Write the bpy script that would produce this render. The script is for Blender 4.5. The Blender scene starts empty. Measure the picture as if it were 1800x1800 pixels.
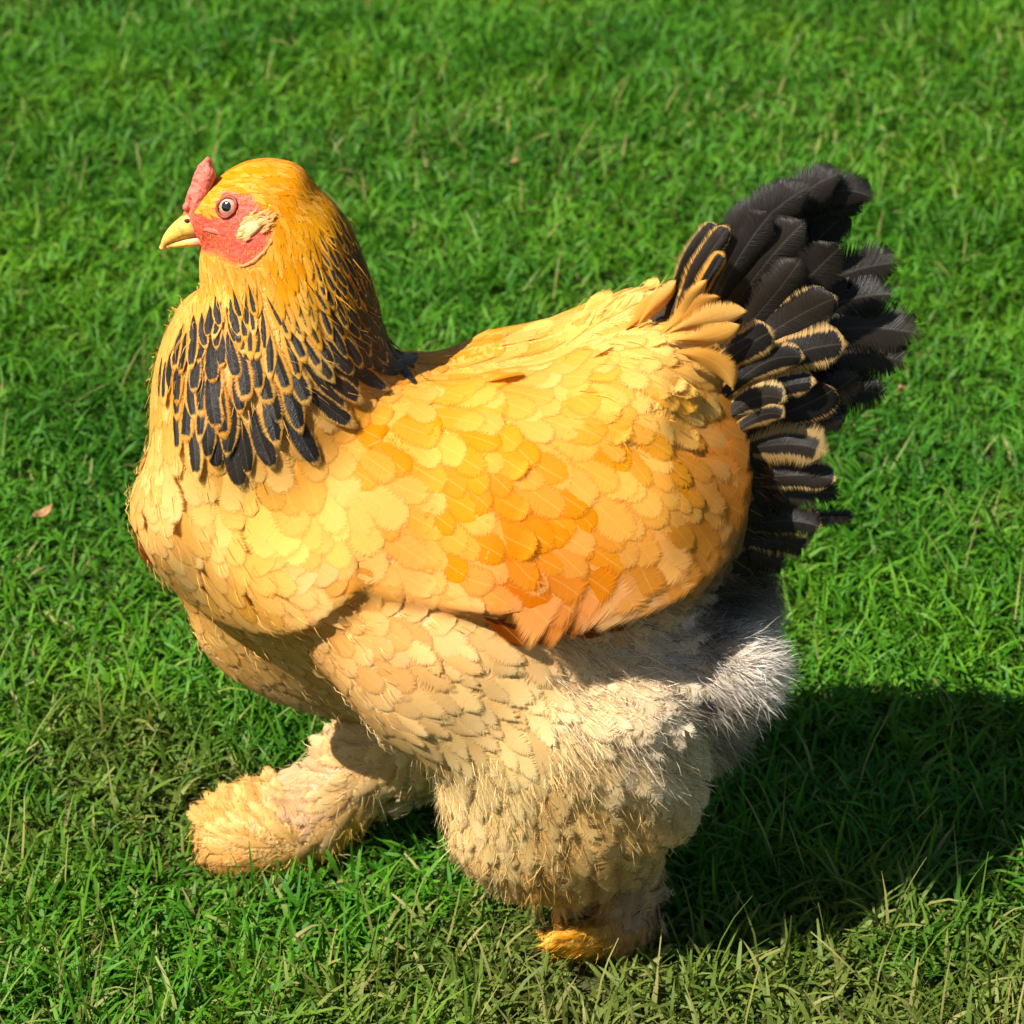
import bpy, bmesh, math, random
import numpy as np
from mathutils import Vector, Matrix
from mathutils.bvhtree import BVHTree

random.seed(7)
RNG = np.random.default_rng(11)
SC = bpy.context.scene
COL = SC.collection
rad = math.radians

# ------------------------------------------------------------------ camera
PITCH, DIST, SPAN = rad(27.0), 2.1, 1800 / 2600.0
AIM = np.array((0.0, 0.0, 0.314))
CAM = AIM + DIST * np.array((0.0, -math.cos(PITCH), math.sin(PITCH)))
FWD = np.array((0.0, math.cos(PITCH), -math.sin(PITCH)))
UPV = np.array((0.0, math.sin(PITCH), math.cos(PITCH)))
cd = bpy.data.cameras.new('camera')
cam = bpy.data.objects.new('camera', cd); COL.objects.link(cam)
cam.location = CAM; cam.rotation_euler = (rad(90) - PITCH, 0, 0)
cd.sensor_fit = 'HORIZONTAL'; cd.sensor_width = 36.0
cd.lens = 36.0 * DIST / SPAN
cd.clip_start = 0.05; cd.clip_end = 500
cd.dof.use_dof = True; cd.dof.focus_distance = 2.02; cd.dof.aperture_fstop = 14.0
SC.camera = cam

# ------------------------------------------------------------------ light
SUN_EL, SUN_FROM = rad(49), np.array((-0.86, -0.51))       # the sun stands to the left, behind the camera
w = bpy.data.worlds.new('World'); SC.world = w; w.use_nodes = True
nt = w.node_tree
sky = nt.nodes.new('ShaderNodeTexSky'); sky.sky_type = 'NISHITA'; sky.sun_disc = False
sky.sun_elevation = SUN_EL
sky.sun_rotation = math.atan2(SUN_FROM[0], SUN_FROM[1])
bg = nt.nodes['Background']; bg.inputs['Strength'].default_value = 0.05
nt.links.new(sky.outputs['Color'], bg.inputs['Color'])
sl = bpy.data.lights.new('sun', 'SUN'); sl.energy = 5.0; sl.angle = rad(0.53); sl.color = (1.0, 0.95, 0.86)
sun = bpy.data.objects.new('sun', sl); COL.objects.link(sun)
sd = Vector((SUN_FROM[0] * math.cos(SUN_EL), SUN_FROM[1] * math.cos(SUN_EL), math.sin(SUN_EL)))
sun.rotation_euler = sd.to_track_quat('Z', 'Y').to_euler(); sun.location = (-3, -2, 4)
SC.view_settings.view_transform = 'Standard'; SC.view_settings.look = 'None'
SC.view_settings.exposure = 1.1; SC.view_settings.gamma = 1.0
SC.view_settings.use_curve_mapping = False
SC.cycles.use_denoising = True
SC.cycles.max_bounces = 4; SC.cycles.transparent_max_bounces = 12
SC.cycles.use_adaptive_sampling = True; SC.cycles.adaptive_threshold = 0.07
SC.cycles.diffuse_bounces = 2; SC.cycles.glossy_bounces = 2; SC.cycles.transmission_bounces = 2
SC.cycles.caustics_reflective = False; SC.cycles.caustics_refractive = False

# ------------------------------------------------------------------ helpers
def project(P):
    """points (n,3) -> positions in a 1800 px wide picture"""
    P = np.atleast_2d(P) - CAM
    d = P @ FWD
    k = DIST * 2600.0 / d
    return np.stack((900 + P[:, 0] * k, 900 - (P @ UPV) * k), 1)

def side(u, v, y=0.0):
    """a point of the upright plane at distance y beside the hen's middle"""
    d = FWD * DIST + np.array((1.0, 0, 0)) * (u - 900) / 2600.0 - UPV * (v - 900) / 2600.0
    t = (y - CAM[1]) / d[1]
    return CAM + d * t

def lin(c):
    c = np.array(c, float) / 255.0
    return np.where(c <= 0.04045, c / 12.92, ((c + 0.055) / 1.055) ** 2.4)

def mesh_obj(name, verts, faces, mat=None, parent=None, smooth=True):
    me = bpy.data.meshes.new(name)
    me.from_pydata([tuple(v) for v in verts], [], [tuple(f) for f in faces])
    me.update()
    o = bpy.data.objects.new(name, me); COL.objects.link(o)
    if mat: me.materials.append(mat)
    if parent: o.parent = parent
    if smooth: me.shade_smooth()
    return o

def loft(stations, n=28, cap=4):
    """stations: (centre xyz, half-size in the x-z plane, half-size in y); an oval tube with rounded ends"""
    C = np.array([s[0] for s in stations], float)
    A = np.array([s[1] for s in stations], float); B = np.array([s[2] for s in stations], float)
    T = np.gradient(C, axis=0); T[:, 1] *= 0.6
    T /= np.linalg.norm(T, axis=1)[:, None]
    rings = []
    def ring(c, t, a, b):
        nrm = np.array((-t[2], 0, t[0])); nrm /= np.linalg.norm(nrm)
        th = np.linspace(0, 2 * math.pi, n, endpoint=False)
        return c + np.outer(np.cos(th) * a, nrm) + np.outer(np.sin(th) * b, (0, 1, 0))
    e = 0.55
    for k in range(cap, 0, -1):
        f = k / (cap + 0.3)
        rings.append(ring(C[0] - T[0] * A[0] * e * f, T[0], A[0] * math.sqrt(1 - f * f), B[0] * math.sqrt(1 - f * f)))
    for i in range(len(C)): rings.append(ring(C[i], T[i], A[i], B[i]))
    for k in range(1, cap + 1):
        f = k / (cap + 0.3)
        rings.append(ring(C[-1] + T[-1] * A[-1] * e * f, T[-1], A[-1] * math.sqrt(1 - f * f), B[-1] * math.sqrt(1 - f * f)))
    V = np.concatenate(rings); F = []
    for r in range(len(rings) - 1):
        for i in range(n):
            j = (i + 1) % n
            F.append((r * n + i, r * n + j, (r + 1) * n + j, (r + 1) * n + i))
    F.append(tuple(range(n - 1, -1, -1))); F.append(tuple((len(rings) - 1) * n + i for i in range(n)))
    return V, F

def resample(st, m):
    """smooth a short station list"""
    P = np.array([list(s[0]) + [s[1], s[2]] for s in st], float)
    k = len(P); t = np.linspace(0, k - 1, m); out = []
    for x in t:
        i = min(int(x), k - 2); f = x - i
        p0, p1, p2, p3 = P[max(i - 1, 0)], P[i], P[i + 1], P[min(i + 2, k - 1)]
        q = 0.5 * (2 * p1 + (p2 - p0) * f + (2 * p0 - 5 * p1 + 4 * p2 - p3) * f * f + (3 * p1 - p0 - 3 * p2 + p3) * f ** 3)
        out.append((q[:3], max(q[3], .002), max(q[4], .002)))
    return out

def join_parts(parts):
    V, F, o = [], [], 0
    for v, f in parts:
        V.append(np.asarray(v)); F += [tuple(i + o for i in q) for q in f]; o += len(v)
    return np.concatenate(V), F

def remesh(V, F, size, smooth_it, fac=0.5):
    o = mesh_obj('tmp', V, F, smooth=False)
    bm = bmesh.new(); bm.from_mesh(o.data); bmesh.ops.recalc_face_normals(bm, faces=bm.faces); bm.to_mesh(o.data); bm.free()
    m = o.modifiers.new('r', 'REMESH'); m.mode = 'VOXEL'; m.voxel_size = size
    s = o.modifiers.new('s', 'SMOOTH'); s.iterations = smooth_it; s.factor = fac
    dg = bpy.context.evaluated_depsgraph_get()
    me = bpy.data.meshes.new_from_object(o.evaluated_get(dg))
    old = o.data; bpy.data.objects.remove(o); bpy.data.meshes.remove(old)
    return me

def np_mesh(me):
    v = np.empty(len(me.vertices) * 3); me.vertices.foreach_get('co', v)
    return v.reshape(-1, 3), [tuple(p.vertices) for p in me.polygons]

def flip(V): return np.asarray(V) * np.array((1, -1, 1))

# ------------------------------------------------------------------ material helpers
class Nodes:
    def __init__(s, name):
        s.m = bpy.data.materials.new(name); s.m.use_nodes = True
        s.t = s.m.node_tree; s.t.nodes.clear()
        s.out = s.n('ShaderNodeOutputMaterial')
    def n(s, kind, **kw):
        x = s.t.nodes.new(kind)
        for k, v in kw.items(): setattr(x, k, v)
        return x
    def put(s, sock, v):
        if isinstance(v, bpy.types.NodeSocket): s.t.links.new(v, sock)
        elif v is not None:
            if hasattr(sock.default_value, '__len__') and len(sock.default_value) == 4 and len(v) == 3: v = tuple(v) + (1,)
            sock.default_value = v
    def math(s, op, a, b=0.0, c=None, clamp=False):
        x = s.n('ShaderNodeMath', operation=op, use_clamp=clamp)
        s.put(x.inputs[0], a); s.put(x.inputs[1], b)
        if c is not None: s.put(x.inputs[2], c)
        return x.outputs[0]
    def mix(s, f, a, b, mode='MIX'):
        x = s.n('ShaderNodeMix', data_type='RGBA', blend_type=mode)
        s.put(x.inputs[0], f); s.put(x.inputs[6], a); s.put(x.inputs[7], b)
        return x.outputs[2]
    def step(s, v, lo, hi):
        x = s.n('ShaderNodeMapRange', interpolation_type='SMOOTHSTEP')
        s.put(x.inputs[0], v); s.put(x.inputs[1], lo); s.put(x.inputs[2], hi); s.put(x.inputs[3], 0.0); s.put(x.inputs[4], 1.0)
        return x.outputs[0]
    def noise(s, scale, vec=None, detail=3.0, rough=.55, dim='3D'):
        x = s.n('ShaderNodeTexNoise', noise_dimensions=dim)
        s.put(x.inputs['Scale'], scale); s.put(x.inputs['Detail'], detail); s.put(x.inputs['Roughness'], rough)
        if vec is not None: s.t.links.new(vec, x.inputs['Vector'])
        return x.outputs[0]
    def attr(s, name): return s.n('ShaderNodeAttribute', attribute_name=name)
    def bsdf(s, color, rough=.6, spec=.3, normal=None, trans=None, tcol=None, sheen=0.0, coat=0.0):
        b = s.n('ShaderNodeBsdfPrincipled')
        s.put(b.inputs['Base Color'], color); s.put(b.inputs['Roughness'], rough); s.put(b.inputs['Specular IOR Level'], spec)
        s.put(b.inputs['Sheen Weight'], sheen); s.put(b.inputs['Coat Weight'], coat)
        if normal is not None: s.t.links.new(normal, b.inputs['Normal'])
        r = b.outputs[0]
        if trans is not None:
            t = s.n('ShaderNodeBsdfTranslucent'); s.put(t.inputs['Color'], tcol if tcol is not None else color)
            mx = s.n('ShaderNodeMixShader'); s.put(mx.inputs[0], trans)
            s.t.links.new(r, mx.inputs[1]); s.t.links.new(t.outputs[0], mx.inputs[2]); r = mx.outputs[0]
        return r
    def bump(s, h, strength=.3, dist=.001):
        x = s.n('ShaderNodeBump'); s.put(x.inputs['Strength'], strength); s.put(x.inputs['Distance'], dist)
        s.t.links.new(h, x.inputs['Height']); return x.outputs[0]
    def done(s, sh): s.t.links.new(sh, s.out.inputs['Surface']); return s.m

def simple(name, col, rough=.5, spec=.4, nscale=80, var=.25, bump=.2, bdist=.0008, coat=0.0, trans=None):
    N = Nodes(name); tc = N.n('ShaderNodeTexCoord').outputs['Object']
    f = N.noise(nscale, tc, 4)
    c = N.mix(f, tuple(np.array(col) * (1 - var)), tuple(np.minimum(np.array(col) * (1 + var), .95)))
    return N.done(N.bsdf(c, rough, spec, N.bump(f, bump, bdist), coat=coat, trans=trans))

# feather: plumage colour with some painted light and shade ('tint'), dark centre ('blk'), loose edge ('fray')
def feather_material():
    N = Nodes('feather')
    uv = N.n('ShaderNodeUVMap').outputs[0]
    sp = N.n('ShaderNodeSeparateXYZ'); N.t.links.new(uv, sp.inputs[0]); U, V = sp.outputs[0], sp.outputs[1]
    rnd = N.attr('rnd').outputs['Fac']; blk = N.attr('blk').outputs['Fac']; fray = N.attr('fray').outputs['Fac']
    tint = N.attr('tint').outputs['Color']
    a = N.math('ABSOLUTE', N.math('SUBTRACT', N.math('MULTIPLY', U, 2.0), 1.0))          # 0 shaft .. 1 edge
    barb = N.math('SUBTRACT', V, N.math('MULTIPLY', a, .16))
    cv = N.n('ShaderNodeCombineXYZ')
    N.put(cv.inputs[0], N.math('MULTIPLY', N.math('MULTIPLY', barb, 26.0), N.attr('asp').outputs['Fac'])); N.put(cv.inputs[1], N.math('MULTIPLY', U, 1.6)); N.put(cv.inputs[2], N.math('MULTIPLY', rnd, 37.0))
    fine = N.noise(1.0, cv.outputs[0], 3, .6)
    tip = N.math('MULTIPLY', N.math('SUBTRACT', 1.0, V), N.attr('asp').outputs['Fac'])
    e = N.math('MINIMUM', N.math('SUBTRACT', 1.0, a), tip)                                # 0 at the rim
    inner = N.math('ADD', e, N.math('MULTIPLY', N.math('SUBTRACT', fine, .5), .5))
    thr = N.math('SUBTRACT', 1.0, blk)
    dark = N.step(inner, N.math('SUBTRACT', thr, .07), N.math('ADD', thr, .07))
    dark = N.math('MULTIPLY', dark, N.math('GREATER_THAN', blk, .02))
    hsv = N.n('ShaderNodeHueSaturation')
    N.put(hsv.inputs['Hue'], N.math('ADD', .494, N.math('MULTIPLY', rnd, .012)))
    N.put(hsv.inputs['Value'], N.math('ADD', .92, N.math('MULTIPLY', rnd, .16)))
    N.put(hsv.inputs['Saturation'], N.math('SUBTRACT', 1.05, N.math('MULTIPLY', rnd, .12)))
    N.t.links.new(tint, hsv.inputs['Color'])
    c = hsv.outputs[0]
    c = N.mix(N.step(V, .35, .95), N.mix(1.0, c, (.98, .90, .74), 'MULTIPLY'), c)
    pale = N.math('MULTIPLY', N.math('SUBTRACT', 1.0, N.step(e, .0, .28)), .16)
    c = N.mix(pale, c, (.95, .62, .13))
    shaft = N.math('MULTIPLY', N.math('SUBTRACT', 1.0, N.step(a, .015, .06)), .20)
    c = N.mix(shaft, c, (.95, .66, .18))
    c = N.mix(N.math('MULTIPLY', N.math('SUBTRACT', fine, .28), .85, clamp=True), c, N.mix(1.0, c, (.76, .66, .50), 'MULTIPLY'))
    bk = N.mix(rnd, (.0065, .0056, .005), (.018, .013, .009))
    bk = N.mix(fine, N.mix(1.0, bk, (.45, .45, .45), 'MULTIPLY'), N.mix(1.0, bk, (1.6, 1.6, 1.6), 'MULTIPLY'))
    bk = N.mix(N.math('MULTIPLY', shaft, 2.5, clamp=True), bk, (.055, .045, .035))
    c = N.mix(dark, c, bk)
    bmp = N.bump(fine, N.math('ADD', .28, N.math('MULTIPLY', dark, .4)), .0012)
    tr = N.math('MULTIPLY', N.math('SUBTRACT', 1.0, dark), .42)
    sh = N.bsdf(c, N.math('SUBTRACT', .5, N.math('MULTIPLY', dark, .06)), N.math('ADD', .12, N.math('MULTIPLY', dark, .12)), bmp, trans=tr)
    # loose barbs along the rim
    cut = N.math('MULTIPLY', N.math('SUBTRACT', N.step(fine, .32, .68), .12), fray)
    cs = N.n('ShaderNodeCombineXYZ'); N.put(cs.inputs[0], N.math('MULTIPLY', N.math('MULTIPLY', barb, 2.6), N.attr('asp').outputs['Fac'])); N.put(cs.inputs[1], N.math('SIGN', N.math('SUBTRACT', U, .5))); N.put(cs.inputs[2], N.math('MULTIPLY', rnd, 91.0))
    split = N.math('MULTIPLY', N.step(N.noise(1.0, cs.outputs[0], 1), .60, .66), N.math('MULTIPLY', N.step(fray, .3, .8), .9))
    cut = N.math('MAXIMUM', cut, split)
    al = N.step(N.math('SUBTRACT', N.math('MULTIPLY', e, 1.25), cut), .0, .42)
    tp = N.n('ShaderNodeBsdfTransparent'); mx = N.n('ShaderNodeMixShader')
    N.put(mx.inputs[0], al); N.t.links.new(tp.outputs[0], mx.inputs[1]); N.t.links.new(sh, mx.inputs[2])
    return N.done(mx.outputs[0])

def fluff_material():
    N = Nodes('down')
    tint = N.attr('tint').outputs['Color']; rnd = N.attr('rnd').outputs['Fac']
    hsv = N.n('ShaderNodeHueSaturation'); N.put(hsv.inputs['Value'], N.math('ADD', .75, N.math('MULTIPLY', rnd, .5)))
    N.t.links.new(tint, hsv.inputs['Color'])
    return N.done(N.bsdf(hsv.outputs[0], .7, .12, trans=.35))

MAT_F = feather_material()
MAT_D = fluff_material()
# ------------------------------------------------------------------ the hen's body
def S(u, v, y, a, b): return (side(u, v, y), a, b)
SP, CP = math.sin(PITCH), math.cos(PITCH)
def T(u, top, bot, b):
    """a torso slice: seen top and bottom in the picture, half width b -> centre and half height"""
    H = (bot - top) / 2 / 2600.0
    return (side(u, (top + bot) / 2, 0.0), math.sqrt(max(H * H - (b * SP) ** 2, 1e-5)) / CP, b)

def sstep(x, a, b):
    t = np.clip((x - a) / (b - a), 0, 1); return t * t * (3 - 2 * t)
def keeled(st, n=40):
    """the trunk: oval above, running in to a keel below"""
    V, F_ = loft(st, n); C = np.array([q[0] for q in st]); A = np.array([q[1] for q in st]); B_ = np.array([q[2] for q in st])
    z0 = np.interp(V[:, 0], C[:, 0], C[:, 2]); a = np.interp(V[:, 0], C[:, 0], A); b = np.interp(V[:, 0], C[:, 0], B_)
    t = np.clip((z0 - V[:, 2]) / a, 0, 1)
    f = sstep(V[:, 0], -.10, .0)                       # the breast runs in sooner than the belly
    V[:, 1] *= 1 - (.78 - .18 * f) * t ** (1.25 + .95 * f)
    H = np.sqrt((a * CP) ** 2 + (b * SP) ** 2) / CP
    V[:, 2] -= t * (H - a) * .75
    return V, F_
torso = keeled(resample([T(372, 640, 1060, .078), T(450, 600, 1160, .100), T(560, 600, 1272, .114),
              T(700, 622, 1305, .120), T(850, 622, 1290, .120), T(1000, 592, 1260, .116), T(1110, 566, 1190, .106),
              T(1200, 556, 1080, .086), T(1262, 600, 960, .058)], 30))
flank = loft(resample([S(590, 1050, -.076, .044, .040), S(680, 1105, -.088, .058, .046), S(790, 1160, -.090, .078, .052), S(920, 1170, -.082, .085, .054)], 12), 24)
neck = loft(resample([S(470, 760, 0, .080, .088), S(478, 660, 0, .079, .084), S(500, 590, 0, .070, .070), S(512, 530, 0, .057, .055),
             S(510, 470, 0, .047, .044), S(480, 410, 0, .045, .038), S(455, 360, 0, .036, .032)], 20), 32)
head = loft(resample([S(520, 345, 0, .022, .024), S(470, 350, 0, .027, .029), S(425, 365, 0, .026, .027), S(385, 378, 0, .0215, .021), S(352, 395, 0, .014, .013)], 16), 24)
throat = loft(resample([S(400, 430, 0, .016, .015), S(390, 465, 0, .0165, .017), S(405, 500, 0, .020, .022)], 8), 20)
cushion = loft(resample([S(980, 720, 0, .034, .075), S(1080, 668, 0, .038, .074), S(1170, 632, 0, .038, .062), S(1235, 610, 0, .032, .046)], 12), 20)
tailroot = loft(resample([S(1180, 700, 0, .060, .060), S(1270, 680, 0, .055, .045), S(1340, 650, 0, .035, .025)], 10), 20)
under = loft(resample([S(1180, 880, 0, .05, .06), S(1270, 890, 0, .045, .045), S(1350, 890, 0, .028, .028)], 10), 20)
vent = loft(resample([S(1120, 1080, 0, .075, .085), S(1210, 1100, 0, .065, .07), S(1270, 1130, 0, .05, .05)], 10), 20)
abdomen = loft(resample([S(1130, 1200, .02, .07, .08), S(1210, 1230, .02, .055, .07), S(1260, 1250, .02, .04, .05)], 10), 20)
puff = loft(resample([S(1225, 1195, -.060, .034, .036), S(1295, 1180, -.080, .035, .030), S(1342, 1168, -.086, .026, .022)], 10), 20)
thigh_n = loft(resample([S(985, 1090, -.058, .085, .050), S(985, 1200, -.084, .094, .060), S(1000, 1300, -.086, .090, .060), S(1005, 1380, -.082, .090, .056),
                S(992, 1450, -.078, .083, .052), S(1000, 1492, -.072, .066, .044)], 20), 28)
leg_n = loft(resample([S(1075, 1480, -.064, .030, .026), S(1100, 1550, -.062, .022, .019), S(1105, 1610, -.060, .021, .019), S(1085, 1660, -.060, .022, .020)], 10), 20)
toes_n = [loft(resample([S(1090, 1660, -.060, .016, .014), S(1040, 1655, y, .016, .013), S(965, 1655, y2, .010, .010)], 8), 12)
          for y, y2 in ((-.062, -.066), (-.085, -.105), (-.040, -.022))]
thigh_f = loft(resample([S(860, 1110, .060, .080, .052), S(800, 1200, .066, .075, .052), S(740, 1270, .066, .060, .046), S(690, 1325, .066, .042, .036)], 14), 28)
leg_f = loft(resample([S(690, 1290, .066, .042, .034), S(635, 1345, .066, .035, .030), S(590, 1400, .066, .033, .028), S(560, 1440, .066, .030, .028)], 12), 20)
foot_f = loft(resample([S(570, 1448, .066, .030, .030), S(500, 1452, .064, .036, .036), S(430, 1462, .062, .036, .038), S(385, 1470, .060, .029, .032)], 12), 20)
V, F = join_parts([torso, flank, (flip(flank[0]), [f[::-1] for f in flank[1]]), neck, head, throat, cushion, tailroot, under, vent, abdomen, puff, thigh_n, leg_n, thigh_f, leg_f, foot_f] + toes_n)
BODY_ME = remesh(V, F, .0042, 16, .5)
BODY_ME.name = 'body'
BV, BF = np_mesh(BODY_ME)
# ease the creases where the solids met, trunk only
ed = np.array(sorted({tuple(sorted(e)) for f in BF for e in zip(f, f[1:] + f[:1])}))
deg = np.bincount(ed.ravel(), minlength=len(BV)).astype(float)[:, None]
trunk = ((BV[:, 2] > .10) & (project(BV)[:, 1] > 540))[:, None] * .6
for _ in range(45):
    acc = np.zeros_like(BV); np.add.at(acc, ed[:, 0], BV[ed[:, 1]]); np.add.at(acc, ed[:, 1], BV[ed[:, 0]])
    BV = BV + (acc / deg - BV) * trunk
BODY_ME.vertices.foreach_set('co', BV.astype(np.float32).ravel()); BODY_ME.update()

# folded wings: each a shield raised off the flank, with a free edge below and behind
WING_EDGE = np.array([(430, 960), (520, 1010), (620, 1050), (720, 1075), (800, 1090), (870, 1100), (950, 1085), (1010, 1058), (1080, 1055), (1150, 1025),
                      (1230, 1000), (1285, 930), (1303, 850), (1290, 760), (1265, 640)], float)
WING_TOP = np.array([(1265, 640), (1180, 570), (1060, 600), (900, 640), (760, 670), (600, 720), (470, 800), (430, 960)], float)
def seg_dist(P, L):
    d = np.full(len(P), 1e9)
    for a, b in zip(L[:-1], L[1:]):
        ab = b - a; t = np.clip(((P - a) @ ab) / (ab @ ab), 0, 1)
        d = np.minimum(d, np.linalg.norm(P - (a + t[:, None] * ab), axis=1))
    return d
def in_poly(P, L):
    c = np.zeros(len(P), bool); x, y = P[:, 0], P[:, 1]
    for (x0, y0), (x1, y1) in zip(L, np.roll(L, -1, 0)):
        c ^= ((y0 > y) != (y1 > y)) & (x < (x1 - x0) * (y - y0) / (y1 - y0 + 1e-12) + x0)
    return c
def near_px(P):
    """picture position of a point, or of its mirror image on the near flank"""
    Q = np.array(np.atleast_2d(P), float); Q[:, 1] = -np.abs(Q[:, 1]); return project(Q)
nrm = np.empty(len(BODY_ME.vertices) * 3); BODY_ME.vertices.foreach_get('normal', nrm); nrm = nrm.reshape(-1, 3)
px = near_px(BV)
ins = in_poly(px, np.concatenate((WING_EDGE, WING_TOP[1:-1]))) & (np.abs(BV[:, 1]) > .015)
# the near flank must face the viewer's side
nm = nrm * np.where(BV[:, 1:2] > 0, np.array((1, -1, 1)), 1)
ins &= (nm @ -FWD) > -.1
WMASK = ins
disp = np.interp(px[:, 0], [430, 760, 860, 1150, 1290], [.004, .006, .022, .024, .012]) * sstep(seg_dist(px, WING_EDGE), 0, 26) * (.25 + .75 * sstep(seg_dist(px, WING_TOP), 0, 190)) * ins
BREAST_EDGE = np.array([(240, 930), (275, 990), (320, 1045), (390, 1092), (450, 1112), (520, 1118), (575, 1104), (640, 1050)], float)
bd = seg_dist(px, BREAST_EDGE); above = px[:, 1] < np.interp(px[:, 0], BREAST_EDGE[:, 0], BREAST_EDGE[:, 1])
disp = np.maximum(disp, .009 * sstep(bd, 0, 20) * (1 - sstep(bd, 30, 190)) * (above & (px[:, 0] < 640) & (px[:, 1] > 700)))
SV = BV + nrm * disp[:, None]; SF = BF
SKIN = BVHTree.FromPolygons([tuple(v) for v in SV], SF)
# ------------------------------------------------------------------ plumage maps, given at places on the near flank; tints hold some painted sun and shade
FLOW = np.array([(400, 310, 1, .1), (470, 310, 1, .2), (540, 330, 1, .6), (590, 390, .6, 1), (430, 480, .3, 1), (480, 430, .35, 1), (540, 430, .4, 1), (630, 470, .4, 1), (560, 520, .25, 1),
    (380, 470, .2, 1), (450, 560, .0, 1), (670, 560, .5, 1), (330, 600, -.3, 1), (400, 650, -.05, 1), (480, 650, .2, 1), (520, 640, .75, .8), (575, 620, 1, .5), (630, 610, 1, .28), (700, 605, 1, .15), (660, 560, .75, .9),
    (300, 700, -.1, 1), (420, 760, .05, 1), (500, 720, .45, 1), (560, 690, .9, .6), (280, 800, .05, 1), (350, 850, .15, 1), (300, 950, .3, 1), (400, 1000, .6, 1), (480, 950, .6, .8), (450, 1120, 1, .7),
    (600, 1100, 1, .5), (650, 1230, 1, .75), (560, 1200, 1, .8), (760, 680, 1, .2), (900, 640, 1, .08), (1050, 600, 1, .0), (1180, 560, 1, -.05), (1150, 640, 1, .25), (600, 800, .8, .6),
    (560, 900, .6, .8), (700, 850, 1, .55), (800, 900, 1, .7), (900, 950, 1, .8), (1000, 900, .8, .9), (850, 1040, 1, .45), (960, 1040, 1, .5), (1100, 800, .9, .55), (1200, 750, 1, .5),
    (1270, 800, 1, .45), (1280, 680, 1, .4), (1200, 900, .8, .8), (1250, 900, 1, .7), (1180, 980, .35, 1), (1100, 980, .3, 1), (1100, 700, .9, .4), (750, 1150, 1, .5), (850, 1180, 1, .6),
    (900, 1300, .6, 1), (800, 1350, .5, 1), (1000, 1200, .9, .7), (1150, 1100, 1, .0), (1220, 1180, 1, .4), (1150, 1300, .7, .9), (1230, 1330, .8, .7), (1000, 1400, .35, 1), (820, 1470, -.1, 1),
    (1100, 1450, .4, 1), (950, 1530, .1, 1), (1310, 1160, 1, .25), (1380, 1160, 1, .1), (1100, 1600, .1, 1), (1060, 1650, -1, .3), (1000, 1660, -1, .2), (1110, 1650, -.4, 1), (600, 1535, -.6, .8), (450, 1595, -.8, .6), (660, 1485, -.2, 1),
    (1320, 900, 1, .4), (1300, 1000, 1, .6)], float)
TINT = [(450, 300, 255, 170, 8), (480, 340, 255, 172, 6), (500, 430, 255, 178, 10), (540, 380, 255, 186, 20), (560, 500, 248, 186, 50), (390, 470, 255, 190, 84), (620, 430, 238, 170, 60), (450, 520, 245, 180, 70),
    (280, 700, 255, 196, 95), (400, 700, 232, 178, 92), (500, 680, 232, 180, 96), (600, 620, 228, 180, 100), (400, 620, 235, 165, 70), (350, 850, 255, 208, 112), (300, 950, 255, 205, 120), (290, 820, 255, 208, 125), (450, 900, 255, 206, 88), (450, 1000, 255, 194, 84), (600, 1000, 255, 185, 84),
    (560, 880, 255, 200, 84), (520, 980, 255, 205, 130), (780, 690, 255, 188, 70), (620, 740, 255, 180, 44), (700, 780, 255, 170, 20), (800, 760, 255, 178, 36), (900, 640, 255, 198, 96), (1050, 600, 255, 208, 112), (1150, 600, 255, 212, 120), (1150, 700, 255, 198, 84), (1000, 700, 255, 190, 60),  # back and upper wing paler, painting in the sun's highlights
    (1000, 800, 255, 178, 30), (850, 850, 255, 165, 10), (900, 920, 255, 164, 10), (750, 900, 255, 166, 18), (850, 1000, 255, 150, 20), (950, 1030, 252, 146, 24), (1000, 900, 255, 166, 20), (1060, 820, 255, 194, 70), (1150, 850, 255, 174, 44), (1270, 850, 248, 160, 60), (1230, 780, 248, 165, 65), (1150, 980, 255, 176, 72),
    (1280, 620, 255, 188, 86), (520, 1130, 240, 186, 108), (650, 1130, 250, 200, 128), (600, 1070, 255, 196, 108), (700, 1250, 255, 214, 152), (760, 1130, 255, 210, 140), (850, 1180, 255, 220, 156), (880, 1300, 255, 226, 162), (820, 1380, 255, 224, 166), (1000, 1130, 250, 222, 178), (1000, 1250, 255, 230, 184),
    (1150, 1120, 238, 222, 200), (1150, 1250, 250, 234, 206), (1220, 1180, 238, 224, 206), (1200, 1330, 245, 226, 192), (1000, 1400, 255, 214, 142), (1100, 1450, 245, 205, 135), (850, 1480, 240, 208, 145), (980, 1520, 238, 190, 110), (1310, 1150, 252, 242, 228), (1350, 1190, 252, 240, 226), (1300, 1280, 190, 176, 158), (480, 1230, 205, 172, 122),  # puff whitened to stand for sunlight, lower breast greyed for its shade
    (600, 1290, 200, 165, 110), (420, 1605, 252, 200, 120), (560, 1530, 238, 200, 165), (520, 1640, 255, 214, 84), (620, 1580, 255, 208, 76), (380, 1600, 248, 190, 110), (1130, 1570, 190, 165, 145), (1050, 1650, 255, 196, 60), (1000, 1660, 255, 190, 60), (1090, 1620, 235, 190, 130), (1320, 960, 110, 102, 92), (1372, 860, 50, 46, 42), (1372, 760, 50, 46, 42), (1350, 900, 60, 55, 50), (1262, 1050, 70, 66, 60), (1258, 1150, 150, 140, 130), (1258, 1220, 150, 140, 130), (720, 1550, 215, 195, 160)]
TXY = np.array([t[:2] for t in TINT], float); TRGB = np.array([np.minimum(lin(t[2:]) * (.95 if (1100 < t[1] < 1500 or (t[1] < 480 and t[0] < 600)) else .84), .92) for t in TINT])  # thigh and head brightened; on the thigh in place of missing sunlight
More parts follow.
